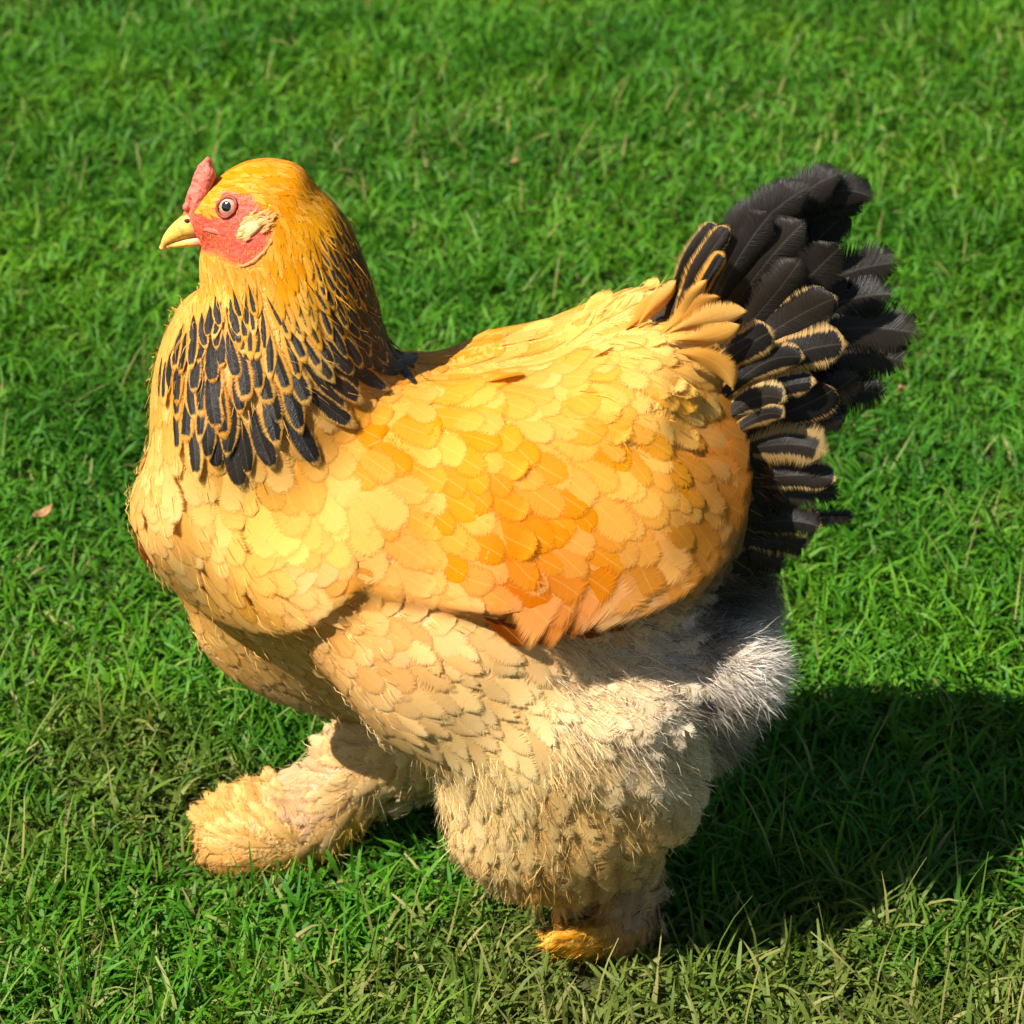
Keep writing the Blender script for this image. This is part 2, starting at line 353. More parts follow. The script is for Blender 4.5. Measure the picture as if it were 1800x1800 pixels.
def idw(P, xy, val, power=3.2, soft=18.0):
    d = np.linalg.norm(P[:, None, :] - xy[None], axis=2) + soft
    w_ = d ** -power; w_ /= w_.sum(1, keepdims=True); return w_ @ val
def tint_at(p): return idw(near_px(p), TXY, TRGB, 4.2, 40)
FD = FLOW[:, 2:] / np.linalg.norm(FLOW[:, 2:], axis=1)[:, None]
RIGHT = np.array((1.0, 0, 0))
def flow_at(P, Nn):
    """lie of the feathers: unit tangents"""
    m = np.where(P[:, 1:2] > 0, np.array((1., -1, 1)), np.array((1., 1, 1)))
    n = Nn * m
    d2 = idw(near_px(P), FLOW[:, :2], FD, 3.0, 20)
    d = d2[:, :1] * RIGHT - d2[:, 1:] * UPV
    a = np.sum(d * n, 1, keepdims=True)
    fn = n @ FWD
    k = np.where(fn < -.35, fn, -.35)[:, None]
    t1 = d - FWD * (a / k)
    t1 -= n * np.sum(t1 * n, 1, keepdims=True)
    t1 /= np.linalg.norm(t1, axis=1, keepdims=True) + 1e-9
    return t1 * m

np.random.seed(5)
# evenly spread seats for the feathers over the skin
def tri_arrays(V, Fc):
    tri = []
    for f in Fc:
        for i in range(1, len(f) - 1): tri.append((f[0], f[i], f[i + 1]))
    return np.array(tri)
TRI = tri_arrays(SV, SF)
A0, A1, A2 = SV[TRI[:, 0]], SV[TRI[:, 1]], SV[TRI[:, 2]]
CR = np.cross(A1 - A0, A2 - A0); AREA = np.linalg.norm(CR, axis=1) / 2; TN = CR / (2 * AREA[:, None] + 1e-12)
# smooth normals
VN = np.zeros_like(SV); 
for k in range(3): np.add.at(VN, TRI[:, k], CR)
VN /= np.linalg.norm(VN, axis=1)[:, None] + 1e-12
def sample(n):
    i = RNG.choice(len(TRI), n, p=AREA / AREA.sum())
    r1, r2 = np.sqrt(RNG.random(n)), RNG.random(n)
    w0, w1, w2 = 1 - r1, r1 * (1 - r2), r1 * r2
    P = A0[i] * w0[:, None] + A1[i] * w1[:, None] + A2[i] * w2[:, None]
    Nn = VN[TRI[i, 0]] * w0[:, None] + VN[TRI[i, 1]] * w1[:, None] + VN[TRI[i, 2]] * w2[:, None]
    return P, Nn / (np.linalg.norm(Nn, axis=1)[:, None] + 1e-12)
def thin(P, R):
    """keep points at least R apart (R per point)"""
    cell = float(R.max()); grid = {}; keep = []
    for i in range(len(P)):
        p = P[i]; c = tuple((p // cell).astype(int)); r2 = R[i] ** 2; ok = True
        for dx in (-1, 0, 1):
            for dy in (-1, 0, 1):
                for dz in (-1, 0, 1):
                    for j in grid.get((c[0] + dx, c[1] + dy, c[2] + dz), ()):
                        q = P[j] - p
                        if q[0] * q[0] + q[1] * q[1] + q[2] * q[2] < r2: ok = False; break
                    if not ok: break
                if not ok: break
            if not ok: break
        if ok: keep.append(i); grid.setdefault(c, []).append(i)
    return np.array(keep)

WING_POLY = np.concatenate((WING_EDGE, WING_TOP[1:-1] - np.array((0, 60.0))))
# ------------------------------------------------------------------ feather shapes
def profile(kind, v):
    if kind == 'round':
        a = np.clip(v / .35, 0, 1) ** .7 * (.62 + .38 * np.clip(v / .6, 0, 1))
        b = np.sqrt(np.clip(1 - (np.clip(v - .66, 0, 1) / .345) ** 2, 0, 1)); return a * b
    if kind == 'lance':
        a = np.clip(v / .4, 0, 1) ** .7 * (.6 + .4 * np.clip(v / .6, 0, 1))
        b = np.clip(1 - (np.clip(v - .50, 0, 1) / .505) ** 2.1, 0, 1) ** .75; return a * b
    if kind == 'spike':
        return np.clip(v / .3, 0, 1) ** .7 * np.clip(1 - (np.clip(v - .35, 0, 1) / .655) ** 1.5, 0, 1) ** .9
    if kind == 'quill':
        return (.35 + .65 * np.clip(v / .45, 0, 1)) * np.sqrt(np.clip(1 - (np.clip(v - .80, 0, 1) / .205) ** 2.2, 0, 1))

class Bag:
    """verts, faces and per-vertex feather data; one mesh or many"""
    def __init__(s): s.v, s.f, s.uv, s.t, s.r, s.b, s.y, s.a, s.n = [], [], [], [], [], [], [], [], 0
    def add(s, v, f, uv, tint, rnd, blk, fray, asp=3.2):
        k = len(v); s.v.append(v); s.f.append(np.asarray(f) + s.n); s.uv.append(uv); s.n += k
        s.t.append(np.broadcast_to(np.asarray(tint, float), (k, 3))); s.r.append(np.full(k, rnd)); s.b.append(np.full(k, blk)); s.y.append(np.full(k, fray)); s.a.append(np.full(k, asp))
    def build(s, name, mat, parent):
        V = np.concatenate(s.v); Fc = np.concatenate(s.f); uv = np.concatenate(s.uv)
        me = bpy.data.meshes.new(name); n, m, q = len(V), len(Fc), Fc.shape[1]
        me.vertices.add(n); me.vertices.foreach_set('co', V.astype(np.float32).ravel())
        me.loops.add(m * q); me.loops.foreach_set('vertex_index', Fc.astype(np.int32).ravel())
        me.polygons.add(m); me.polygons.foreach_set('loop_start', np.arange(0, m * q, q, dtype=np.int32))
        me.update(calc_edges=True)
        l = me.uv_layers.new(name='UVMap'); l.data.foreach_set('uv', uv[Fc.ravel()].astype(np.float32).ravel())
        T4 = np.ones((n, 4), np.float32); T4[:, :3] = np.concatenate(s.t)
        me.attributes.new('tint', 'FLOAT_COLOR', 'POINT').data.foreach_set('color', T4.ravel())
        for nm, a in (('rnd', s.r), ('blk', s.b), ('fray', s.y), ('asp', s.a)):
            me.attributes.new(nm, 'FLOAT', 'POINT').data.foreach_set('value', np.concatenate(a).astype(np.float32))
        me.materials.append(mat); me.shade_smooth()
        o = bpy.data.objects.new(name, me); COL.objects.link(o)
        if parent: o.parent = parent
        return o

GRID = {}
def grid_faces(nu, nv):
    if (nu, nv) not in GRID:
        GRID[nu, nv] = np.array([(j * nu + i, j * nu + i + 1, (j + 1) * nu + i + 1, (j + 1) * nu + i) for j in range(nv - 1) for i in range(nu - 1)])
    return GRID[nu, nv]

def feather_on_skin(p, n, t, L, W, shape, h0, lift, cup=.0012, nu=7, nv=8, curl=0.0, power=1.0, jag=.05, hang=False):
    """a feather rooted at p that lies along the skin towards t, its tip raised by lift"""
    s = np.cross(n, t); vv = np.linspace(0, 1, nv) ** .92; uu = np.linspace(-1, 1, nu)
    wv = profile(shape, vv) * W / 2
    bend = random.gauss(0, .06) * L
    Q = np.empty((nv, nu, 3)); H = np.empty((nv, nu))
    for j, v in enumerate(vv):
        jit = 1 + (np.random.rand(nu) - .5) * jag * (v > .4)
        back = -.10 * L * (np.abs(uu) ** 2) * v * (v < .97)
        Q[j] = p + np.outer(v * L + back * jit, t) + np.outer(uu * wv[j] * jit + bend * v * v, s)
        H[j] = h0 + lift * v ** power - cup * uu ** 2 * min(1, v * 2) + curl * max(0, v - .6) ** 2
    out = np.empty((nv * nu, 3)); Qf = Q.reshape(-1, 3); Hf = H.ravel()
    for k in range(len(Qf)):
        loc, nr, _, _ = SKIN.find_nearest(Qf[k])
        d = Qf[k] - np.array(loc)
        nr = np.array(nr)
        # keep what hangs past a free edge: follow the skin only part of the way
        away = np.linalg.norm(d)
        pull = 1.0 if away < .013 else max(.6, .013 / away)
        out[k] = Qf[k] - d * pull + (nr * .35 + n * .65) * Hf[k]
    if hang:                                             # past the wing's edge the vane stands free
        o3 = out.reshape(nv, nu, 3)
        cpx = near_px(o3[:, nu // 2]); outside = ~in_poly(cpx, WING_POLY) | (seg_dist(cpx, WING_EDGE) < 32)
        for j in range(2, nv):
            if outside[j]: o3[j] = o3[j - 1] + ((o3[j - 1] - o3[j - 2]) * .75 + (Q[j] - Q[j - 1]) * .25) + np.array((0, 0, -.0004))
        out = o3.reshape(-1, 3)
    UV = np.stack((np.tile((uu + 1) / 2, nv), np.repeat(vv, nu)), 1)
    return out, grid_faces(nu, nv), UV
# ------------------------------------------------------------------ the hen as a thing
def tag(o, label=None, cat=None, group=None, kind=None):
    for k, v in (('label', label), ('category', cat), ('group', group), ('kind', kind)):
        if v: o[k] = v
    return o
hen = bpy.data.objects.new('hen', None); COL.objects.link(hen); hen.empty_display_size = .1
tag(hen, 'large buff hen with black-laced neck and black tail striding over the grass', 'hen')

FACE = np.array([(322, 392), (330, 372), (350, 366), (366, 370), (374, 352), (388, 336), (415, 330), (445, 345), (462, 368), (478, 385), (476, 420), (462, 448), (440, 470), (412, 466), (385, 450), (345, 440), (322, 420)], float)
def skin_material():
    N = Nodes('skin'); tint = N.attr('tint').outputs['Color']
    tc = N.n('ShaderNodeTexCoord').outputs['Object']; f = N.noise(420, tc, 4)
    g = N.noise(130, tc, 3)
    c = N.mix(N.math('MULTIPLY', f, .7), tint, N.mix(1.0, tint, (.55, .25, .22), 'MULTIPLY')); c = N.mix(N.math('MULTIPLY', N.step(g, .45, .7), .45), c, N.mix(1.0, c, (1.08, 1.5, 1.2), 'MULTIPLY'))
    return N.done(N.bsdf(c, .5, .35, N.bump(N.math('ADD', N.math('MULTIPLY', f, .5), g), .9, .0026)))
body = bpy.data.objects.new('body', BODY_ME); COL.objects.link(body); body.parent = hen
bt = tint_at(BV) * .8
fx = near_px(BV); fd = seg_dist(fx, np.vstack((FACE, FACE[:1]))) * np.where(in_poly(fx, FACE), 1, -1)
fm = sstep(fd, -6, 8)[:, None]
bt = bt * (1 - fm) + np.array((.74, .105, .06)) * fm
T4 = np.ones((len(BV), 4), np.float32); T4[:, :3] = bt
BODY_ME.attributes.new('tint', 'FLOAT_COLOR', 'POINT').data.foreach_set('color', T4.ravel())
BODY_ME.materials.append(skin_material()); BODY_ME.shade_smooth()
# the wings' own solid: the raised shield, one on each flank
fw = [f for f in BF if all(WMASK[i] for i in f)]
def shield(sgn, name):
    fs = [f for f in fw if all(BV[i, 1] * sgn > 0 for i in f)]
    ids = sorted({i for f in fs for i in f}); mp = {i: k for k, i in enumerate(ids)}
    lo, hi = BV[ids] - nrm[ids] * .002, SV[ids] - nrm[ids] * .0008
    k = len(ids); Fa = [tuple(mp[i] + k for i in f) for f in fs] + [tuple(mp[i] for i in f)[::-1] for f in fs]
    cnt = {}
    for f in fs:
        for a, b in zip(f, f[1:] + f[:1]): cnt[(a, b)] = 1
    for a, b in list(cnt):
        if (b, a) not in cnt: Fa.append((mp[a], mp[b], mp[b] + k, mp[a] + k))
    o = mesh_obj(name, np.vstack((lo, hi)), Fa, BODY_ME.materials[0], hen)
    T = np.ones((2 * k, 4), np.float32); T[:, :3] = np.tile(tint_at(BV[ids]) * .8, (2, 1))
    o.data.attributes.new('tint', 'FLOAT_COLOR', 'POINT').data.foreach_set('color', T.ravel())
    return o
wing = shield(-1, 'wing'); wing_far = shield(1, 'wing')

# ------------------------------------------------------------------ which feather grows where
HACKLE = np.array([(600, 330), (640, 420), (694, 520), (762, 612), (720, 624), (650, 632), (600, 642), (540, 662), (475, 704), (410, 744), (350, 728), (308, 672), (288, 612), (325, 560), (372, 515),
                   (430, 500), (480, 470), (540, 430), (560, 380)], float)
HEADP = np.array([(320, 240), (520, 240), (640, 330), (600, 340), (560, 380), (540, 430), (480, 470), (430, 500), (372, 520), (320, 520)], float)
THIGH = np.array([(690, 1110), (800, 1110), (870, 1112), (950, 1100), (1010, 1070), (1150, 1038), (1240, 1015), (1280, 1110), (1275, 1360), (1190, 1490), (1160, 1560), (740, 1600), (770, 1430), (680, 1290)], float)
BLK = np.array([(480, 400, 0), (520, 440, 0), (490, 490, 0), (555, 370, .0), (588, 375, .55), (620, 430, .84), (655, 520, .90), (690, 570, .94), (580, 450, .45), (400, 530, .55), (450, 535, .35), (370, 560, .70), (450, 610, .58),
                (560, 580, .60), (590, 520, .60), (525, 510, .12), (500, 560, .45), (330, 600, .6), (305, 660, .5), (400, 720, .74), (470, 680, .66), (500, 690, .72), (600, 640, .80), (700, 605, .88), (285, 640, .25), (640, 590, .80)], float)
P, NN = sample(60000)
PX = near_px(P); TT = flow_at(P, NN)
nearn = NN * np.where(P[:, 1:2] > 0, np.array((1., -1, 1)), 1.0)
under_leg = PX[:, 1] > 1545
is_face = in_poly(PX, FACE)
is_hack = in_poly(PX, HACKLE) & ~is_face
is_head = in_poly(PX, HEADP) & ~is_face & ~is_hack
is_wing = in_poly(PX, np.concatenate((WING_EDGE, WING_TOP[1:-1]))) & ~is_hack
is_thigh = in_poly(PX, THIGH) & (PX[:, 0] < 1275)
is_down = ((PX[:, 0] > 1240) & (PX[:, 1] > 1010)) | (PX[:, 0] > 1330)
is_leg = (PX[:, 1] > 1540) | ((P[:, 1] > .02) & (P[:, 2] < .17) & (P[:, 0] < -.04))
free = ~(is_face | is_hack | is_head | is_wing | is_thigh | is_down | is_leg)
is_back = free & (PX[:, 1] < np.interp(PX[:, 0], [700, 1300], [720, 700])) & (PX[:, 0] > 690)
is_breast = free & ~is_back
is_saddle = is_wing & (PX[:, 0] > 1010) & (PX[:, 1] < np.interp(PX[:, 0], [1010, 1300], [760, 900]))
is_wing &= ~is_saddle

def put_feathers(mask, name, mass_name, parent, mass_parent, spacing, build, limit=300):
    ids = np.nonzero(mask)[0]
    R = spacing(PX[ids]); keep = ids[thin(P[ids], R)]
    # the ones the near side shows first, largest first
    show = (NN[keep] @ -FWD > -.05) & ((P[keep, 1] < .012) | (NN[keep] @ -FWD > .25))
    order = np.argsort(-(show * 1.0 + NN[keep] @ -FWD * .2))
    mass = Bag(); far = Bag(); m = 0
    for k, i in enumerate(keep[order]):
        data = build(i)
        if show[order][k] and m < limit:
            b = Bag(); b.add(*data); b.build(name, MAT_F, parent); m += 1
        else: (far if (P[i, 1] > 0 and mass_parent is not parent) else mass).add(*data)
    if mass.n: tag(mass.build(mass_name, MAT_F, parent), kind='stuff')
    if far.n: tag(far.build(mass_name, MAT_F, mass_parent), kind='stuff')
    print(name, m, len(keep))

def jitter(t, n, a):
    th = random.gauss(0, a); s = np.cross(n, t); return t * math.cos(th) + s * math.sin(th)
def rn(a): return random.uniform(1 - a, 1 + a)

def mk_wing(i):
    n, t = NN[i], jitter(TT[i], NN[i], .10); c = tint_at(P[i])[0] * rn(.07)
    k = rn(.15); far_edge = float(seg_dist(PX[i][None], WING_EDGE)[0]) / 2600
    d = feather_on_skin(P[i], n, t, max(.018, min(.044 * k, far_edge * 1.1 + .010)), .027 * k * rn(.1), 'round', .0003, .0010 * rn(.3), cup=.0003, hang=PX[i, 0] > 890)
    return (*d, c, random.random(), 0.0, .28)
def mk_saddle(i):
    n, t = NN[i], jitter(TT[i], NN[i], .16); c = tint_at(P[i])[0] * rn(.07); k = rn(.2)
    far_edge = float(seg_dist(PX[i][None], WING_EDGE)[0]) / 2600
    d = feather_on_skin(P[i], n, t, max(.016, min(.038 * k, far_edge * 1.1 + .012)), .018 * k, 'round', .0003, .0013 * rn(.4), cup=.0004, hang=PX[i, 0] > 1200 and PX[i, 1] > 680)
    return (*d, c, random.random(), 0.0, .45)
def mk_back(i):
    n, t = NN[i], jitter(TT[i], NN[i], .12); c = tint_at(P[i])[0] * rn(.06); k = rn(.15)
    d = feather_on_skin(P[i], n, t, .036 * k, .019 * k, 'round', .0003, .0009 * rn(.3), cup=.0003)
    return (*d, c, random.random(), 0.0, .35)
def mk_breast(i):
    n, t = NN[i], jitter(TT[i], NN[i], .13); c = tint_at(P[i])[0] * rn(.06); k = rn(.15)
    if PX[i, 0] > 1280 and PX[i, 1] > 600: c = np.array((.035, .030, .026))      # the dark under-tail coverts
    d = feather_on_skin(P[i], n, t, .034 * k, .023 * k, 'round', .0003, .0010 * rn(.3), cup=.0004)
    return (*d, c, random.random(), 0.0, .3)
def mk_thigh(i):
    w_ = float(sstep(PX[i, 0], 880, 1120) * .8 + .2 * sstep(PX[i, 1], 1350, 1480)); n, t = NN[i], jitter(TT[i], NN[i], .14 + .2 * w_); c = tint_at(P[i])[0] * rn(.08); k = rn(.25)
    d = feather_on_skin(P[i], n, t, .040 * k, .021 * k * rn(.15), 'lance', .0005, (.0022 + .0062 * w_) * rn(.5), cup=.0012, power=1.4)
    return (*d, c, random.random(), 0.0, .55 + .45 * w_)
def mk_hackle(i):
    n, t = NN[i], jitter(TT[i], NN[i], .09); c = tint_at(P[i])[0] * rn(.07)
    g = float(sstep(PX[i, 1], 420, 700)); b = float(idw(PX[i][None], BLK[:, :2], BLK[:, 2:], 3.4, 8)[0, 0]) * rn(.16) - .05
    L = (.020 + .030 * g) * rn(.12); W_ = (.0070 + .0120 * g) * rn(.12)
    d = feather_on_skin(P[i], n, t, L, W_, 'lance' if g < .4 else random.choice(('lance', 'round')), .0004, (.0014 + .0034 * g) * rn(.35), cup=.0004 + .0008 * g)
    return (*d, c, random.random(), b, .25)
def mk_leg(i):
    n, t = NN[i], jitter(TT[i], NN[i], .25); c = tint_at(P[i])[0] * rn(.12); k = rn(.25)
    k *= .62 if P[i, 1] < 0 else 1.0
    d = feather_on_skin(P[i], n, t, .042 * k, .017 * k, 'lance', .0004, .0030 * rn(.5), cup=.001, power=1.3)
    return (*d, c, random.random(), 0.0, .6)

put_feathers(is_wing, 'wing_feather', 'wing_plumage', wing, wing_far, lambda q: np.full(len(q), .0115), mk_wing)
put_feathers(is_saddle, 'saddle_feather', 'saddle_plumage', body, body, lambda q: np.full(len(q), .0088), mk_saddle)
put_feathers(is_back, 'back_feather', 'back_plumage', body, body, lambda q: np.full(len(q), .0098), mk_back)
put_feathers(is_breast, 'breast_feather', 'breast_plumage', body, body, lambda q: np.full(len(q), .0112), mk_breast)
put_feathers(is_thigh, 'thigh_feather', 'thigh_plumage', body, body, lambda q: np.full(len(q), .0088), mk_thigh)
put_feathers(is_hack, 'hackle_feather', 'hackle_plumage', body, body, lambda q: .0042 + .0054 * sstep(q[:, 1], 430, 690), mk_hackle)
put_feathers(is_leg, 'foot_feather', 'foot_plumage', body, body, lambda q: np.full(len(q), .0085), mk_leg)

# the short close plumage of the head
hb = Bag(); ids = np.nonzero(is_head | (is_hack & (PX[:, 1] < 470)))[0]
Ph, Nh = sample(160000); qx = near_px(Ph); sel = in_poly(qx, HEADP) & ~in_poly(qx, FACE)
Ph, Nh = Ph[sel], Nh[sel]; Th = flow_at(Ph, Nh)
for i in thin(Ph, np.full(len(Ph), .0025)):
    t = jitter(Th[i], Nh[i], .14); k = rn(.2)
    d = feather_on_skin(Ph[i], Nh[i], t, .0125 * k, .0052 * k, 'spike', .0002, .0005 * rn(.4), cup=.0001, nu=3, nv=4)
    hb.add(*d, tint_at(Ph[i])[0] * rn(.06), random.random(), 0.0, .0)
tag(hb.build('head_plumage', MAT_F, body), kind='stuff')

# bristles scattered over the bare face
sel = in_poly(near_px(P), FACE) & (np.random.rand(len(P)) < .5); fb = Bag()
for i in np.nonzero(sel)[0][:420]:
    d = feather_on_skin(P[i], NN[i], jitter(TT[i], NN[i], .5), .0035 * rn(.4), .0007, 'spike', .0001, .0008, cup=0, nu=2, nv=3)
    fb.add(*d, np.array((.80, .34, .06)) * rn(.2), random.random(), 0.0, .0)
for i in np.nonzero(in_poly(near_px(P), np.array([(412, 422), (417, 400), (430, 383), (446, 372), (464, 369), (478, 378), (470, 396), (456, 410), (432, 426)], float)))[0]:
    n, m = NN[i], np.array((1, -1 if P[i, 1] > 0 else 1, 1)); t = np.array((.85, 0, .5)); t = t - n * (t @ n); t /= np.linalg.norm(t)
    d = feather_on_skin(P[i] + n * .0016, n, jitter(t, n, .2), .0065 * rn(.3), .0022 * rn(.2), 'spike', .0016, .0003, cup=.0002, nu=3, nv=4)
    fb.add(*d, np.array((.90, .60, .24)) * rn(.08), random.random(), 0.0, .0)
tag(fb.build('face_bristles', MAT_F, body), kind='stuff')

# ------------------------------------------------------------------ loose down
def strands(mask, n, Lr, W_, rise, spread, name, dark=0.0, parent=None):
    ids = np.nonzero(mask)[0]; ids = RNG.choice(ids, n)
    p = P[ids] + RNG.normal(0, .0015, (n, 3)); nn = NN[ids]
    d = TT[ids] + nn * (rise * RNG.random((n, 1)) * 1.6) + RNG.normal(0, spread, (n, 3))
    d /= np.linalg.norm(d, axis=1, keepdims=True)
    s = np.cross(d, nn + RNG.normal(0, .6, (n, 3))); s /= np.linalg.norm(s, axis=1, keepdims=True) + 1e-9
    L = RNG.uniform(*Lr, (n, 1)); sag = RNG.normal(0, .22, (n, 1)) * s + RNG.normal(-.08, .12, (n, 1)) * nn
    W_ = W_ * RNG.uniform(.7, 1.4, (n, 1))
    a = p + nn * .001; b = p + d * L * .5 + sag * L * .25 + nn * .002; c = p + d * L + sag * L
    V = np.stack((a - s * W_, a + s * W_, b + s * W_ * .8, b - s * W_ * .8, c + s * W_ * .12, c - s * W_ * .12), 1).reshape(-1, 3)
    base = np.arange(n)[:, None] * 6
    F_ = np.concatenate((base + np.array((0, 1, 2, 3)), base + np.array((3, 2, 4, 5))))
    bag = Bag(); uv = np.zeros((len(V), 2)); tn = tint_at(P[ids]) * RNG.uniform(.8, 1.1, (n, 1))
    g = RNG.random((n, 1)) < dark
    tn = np.where(g, tn * np.array((.34, .31, .33)), tn)
    bag.v, bag.f, bag.uv, bag.n = [V], [F_], [uv], len(V)
    bag.t, bag.r = [np.repeat(tn, 6, 0)], [np.repeat(RNG.random(n), 6)]; bag.b = [np.zeros(len(V))]; bag.y = [np.zeros(len(V))]; bag.a = [np.zeros(len(V))]
    return tag(bag.build(name, MAT_D, parent or body), kind='stuff')
is_puff = is_down & (PX[:, 1] > 1060) & (PX[:, 1] < 1250)
strands(is_thigh & (PX[:, 0] > 960) & (PX[:, 1] < 1380), 12000, (.009, .021), .00018, .35, .26, 'thigh_down', .22)
strands(is_thigh & (PX[:, 1] > 1330), 8000, (.008, .019), .00018, .3, .24, 'thigh_down', .08)
strands(is_down & ~is_puff, 12000, (.010, .026), .0002, .5, .28, 'vent_down', .4)
strands(is_puff, 16000, (.010, .024), .0002, .5, .28, 'vent_down', .12)
strands(is_leg, 5000, (.007, .016), .0002, .3, .3, 'foot_down', .12)
strands(is_breast & (PX[:, 1] > 1060), 1200, (.006, .013), .00022, .15, .2, 'breast_down', .05)
strands((is_hack | is_back | is_saddle | (is_breast & (PX[:, 1] < 1060))) & (PX[:, 0] < 1200), 1300, (.008, .018), .00024, .12, .12, 'contour_down', 0)
# ------------------------------------------------------------------ head furnishings
def hit(u, v):
    d = FWD * DIST + RIGHT * (u - 900) / 2600.0 - UPV * (v - 900) / 2600.0
    d /= np.linalg.norm(d)
    loc, nr, _, _ = SKIN.ray_cast(Vector(CAM), Vector(d))
    if loc is None: return side(u, v), np.array((0, -1.0, 0))
    return np.array(loc), np.array(nr)
def blob(c, r, n=10):
    th = np.linspace(0, math.pi, n); ph = np.linspace(0, 2 * math.pi, 2 * n, endpoint=False)
    V = [np.array(c) + np.array(r) * np.array((math.sin(a) * math.cos(b), math.sin(a) * math.sin(b), math.cos(a))) for a in th for b in ph]
    F_ = [(i * 2 * n + j, i * 2 * n + (j + 1) % (2 * n), (i + 1) * 2 * n + (j + 1) % (2 * n), (i + 1) * 2 * n + j) for i in range(n - 1) for j in range(2 * n)]
    return np.array(V), F_
def from_mesh(name, me, mat, parent):
    me.name = name; o = bpy.data.objects.new(name, me); COL.objects.link(o); me.materials.clear(); me.materials.append(mat); me.shade_smooth(); o.parent = parent
    return o
RED = simple('comb_skin', (.76, .15, .10), .5, .35, 300, .5, 1.0, .0022, trans=.12)
parts = []
for y, k in ((0, 1.0), (-.0062, .62), (.0062, .62)):
    for (u, v, r) in ((331, 380, .0042), (334, 368, .0046), (338, 355, .0052), (343, 341, .0056), (348, 328, .0056), (353, 315, .0058), (358, 303, .0056), (362, 293, .0046), (365, 285, .0030)):
        if k < 1 and v < 300: continue
        uu = u + (1 - k) * 26 + random.uniform(-1, 1)
        parts.append(blob(side(uu, v + (1 - k) * 14, y), (r * (.66 + .24 * k), r * (.50 if k == 1 else .75), r * 1.25 * rn(.2)), 8))
        if random.random() < .8: parts.append(blob(side(uu - 3 + random.uniform(-6, 8), v + (1 - k) * 14 + random.uniform(-5, 5), y + random.choice((-1, 1)) * .0018), (r * .55,) * 3, 6))
comb = from_mesh('comb', remesh(*join_parts(parts), .0011, 3), RED, hen)

def beak_material():
    N = Nodes('beak_horn'); tc = N.n('ShaderNodeTexCoord').outputs['Object']; f = N.noise(260, tc, 3)
    sp = N.n('ShaderNodeSeparateXYZ'); N.t.links.new(tc, sp.inputs[0])
    base = N.step(sp.outputs[0], side(330, 400)[0], side(352, 400)[0])
    c = N.mix(f, (.74, .36, .03), (.84, .55, .13)); c = N.mix(base, c, (.60, .20, .12))
    c = N.mix(N.math('MULTIPLY', N.step(f, .46, .66), .6), c, (.30, .13, .03))
    return N.done(N.bsdf(c, .45, .4, N.bump(f, .3, .0006)))
MB = beak_material()
up = loft(resample([S(368, 388, 0, .0105, .0105), S(345, 393, 0, .0092, .0092), S(322, 402, 0, .0072, .0068), S(303, 414, 0, .0050, .0044), S(291, 426, 0, .0030, .0024), S(285, 436, 0, .0012, .0010)], 20), 20)
lo = loft(resample([S(372, 418, 0, .0058, .0090), S(345, 420, 0, .0046, .0076), S(322, 425, 0, .0034, .0054), S(303, 430, 0, .0020, .0030), S(295, 432, 0, .0009, .0012)], 14), 18)
beak = mesh_obj('beak', *lo, MB, hen)
mesh_obj('upper_beak', *up, MB, beak)
DARK = simple('nostril_skin', (.10, .012, .010), .6, .2)
for sg in (-1, 1):
    c, n = side(329, 388, -.0066), np.array((-.2, -1, .2))
    v, f = blob(c, (.0022, .0012, .0014), 6)
    mesh_obj('nostril', v * np.array((1, -sg * -1 if sg > 0 else 1, 1)) if False else (v if sg < 0 else flip(v)), f, DARK, beak)
# eyes
def eye_material():
    N = Nodes('eye_glaze'); tc = N.n('ShaderNodeTexCoord').outputs['Object']
    ln = N.n('ShaderNodeVectorMath', operation='LENGTH'); mu = N.n('ShaderNodeVectorMath', operation='MULTIPLY'); N.put(mu.inputs[1], (1, 0, 1))
    N.t.links.new(tc, mu.inputs[0]); N.t.links.new(mu.outputs[0], ln.inputs[0]); r = ln.outputs['Value']
    f = N.noise(900, tc, 2)
    c = N.mix(f, (.40, .20, .11), (.62, .42, .30))
    c = N.mix(N.step(r, .0052, .0060), c, (.055, .012, .006))
    c = N.mix(N.math('SUBTRACT', 1.0, N.step(r, .0031, .0036)), c, (.006, .002, .002))
    return N.done(N.bsdf(c, .12, .6, coat=1.0))
ME = eye_material()
LID = simple('eyelid_skin', (.22, .03, .02), .5, .4, 500, .3, .5, .0008)
ec, en = hit(398, 363)
for sg in (-1, 1):
    q = np.array((1, 1 if sg < 0 else -1, 1))
    v, f = blob((0, 0, 0), (.0070, .0062, .0066), 18)
    eye = mesh_obj('eye', v, f, ME, hen); eye.location = (ec - en * .0040) * q
    ax = Vector((en * .8 + np.array((-.12, -.6, .25))) * q).normalized()
    eye.rotation_mode = 'QUATERNION'; eye.rotation_quaternion = ax.to_track_quat('-Y', 'Z')
    rim = []
    for k in range(26):
        a = 2 * math.pi * k / 26
        p_ = ec - en * .0004 + np.array((math.cos(a) * .0078, 0, math.sin(a) * .0070))
        loc, nr, _, _ = SKIN.find_nearest(p_); rim.append(blob(np.array(loc) + np.array(nr) * .0004, (.0014, .0016, .0013), 6))
    me = remesh(*join_parts(rim), .0007, 3); vv, ff = np_mesh(me)
    mesh_obj('eyelid', vv if sg < 0 else flip(vv), ff if sg < 0 else [x[::-1] for x in ff], LID, eye).location = -np.array(eye.location)
    eye.children[0].matrix_parent_inverse = Matrix.Identity(4)
bpy.context.view_layer.update()
for e_ in [o for o in hen.children if o.name.startswith('eye')]:
    for ch in e_.children: ch.location = (0, 0, 0); ch.matrix_parent_inverse = e_.matrix_world.inverted()

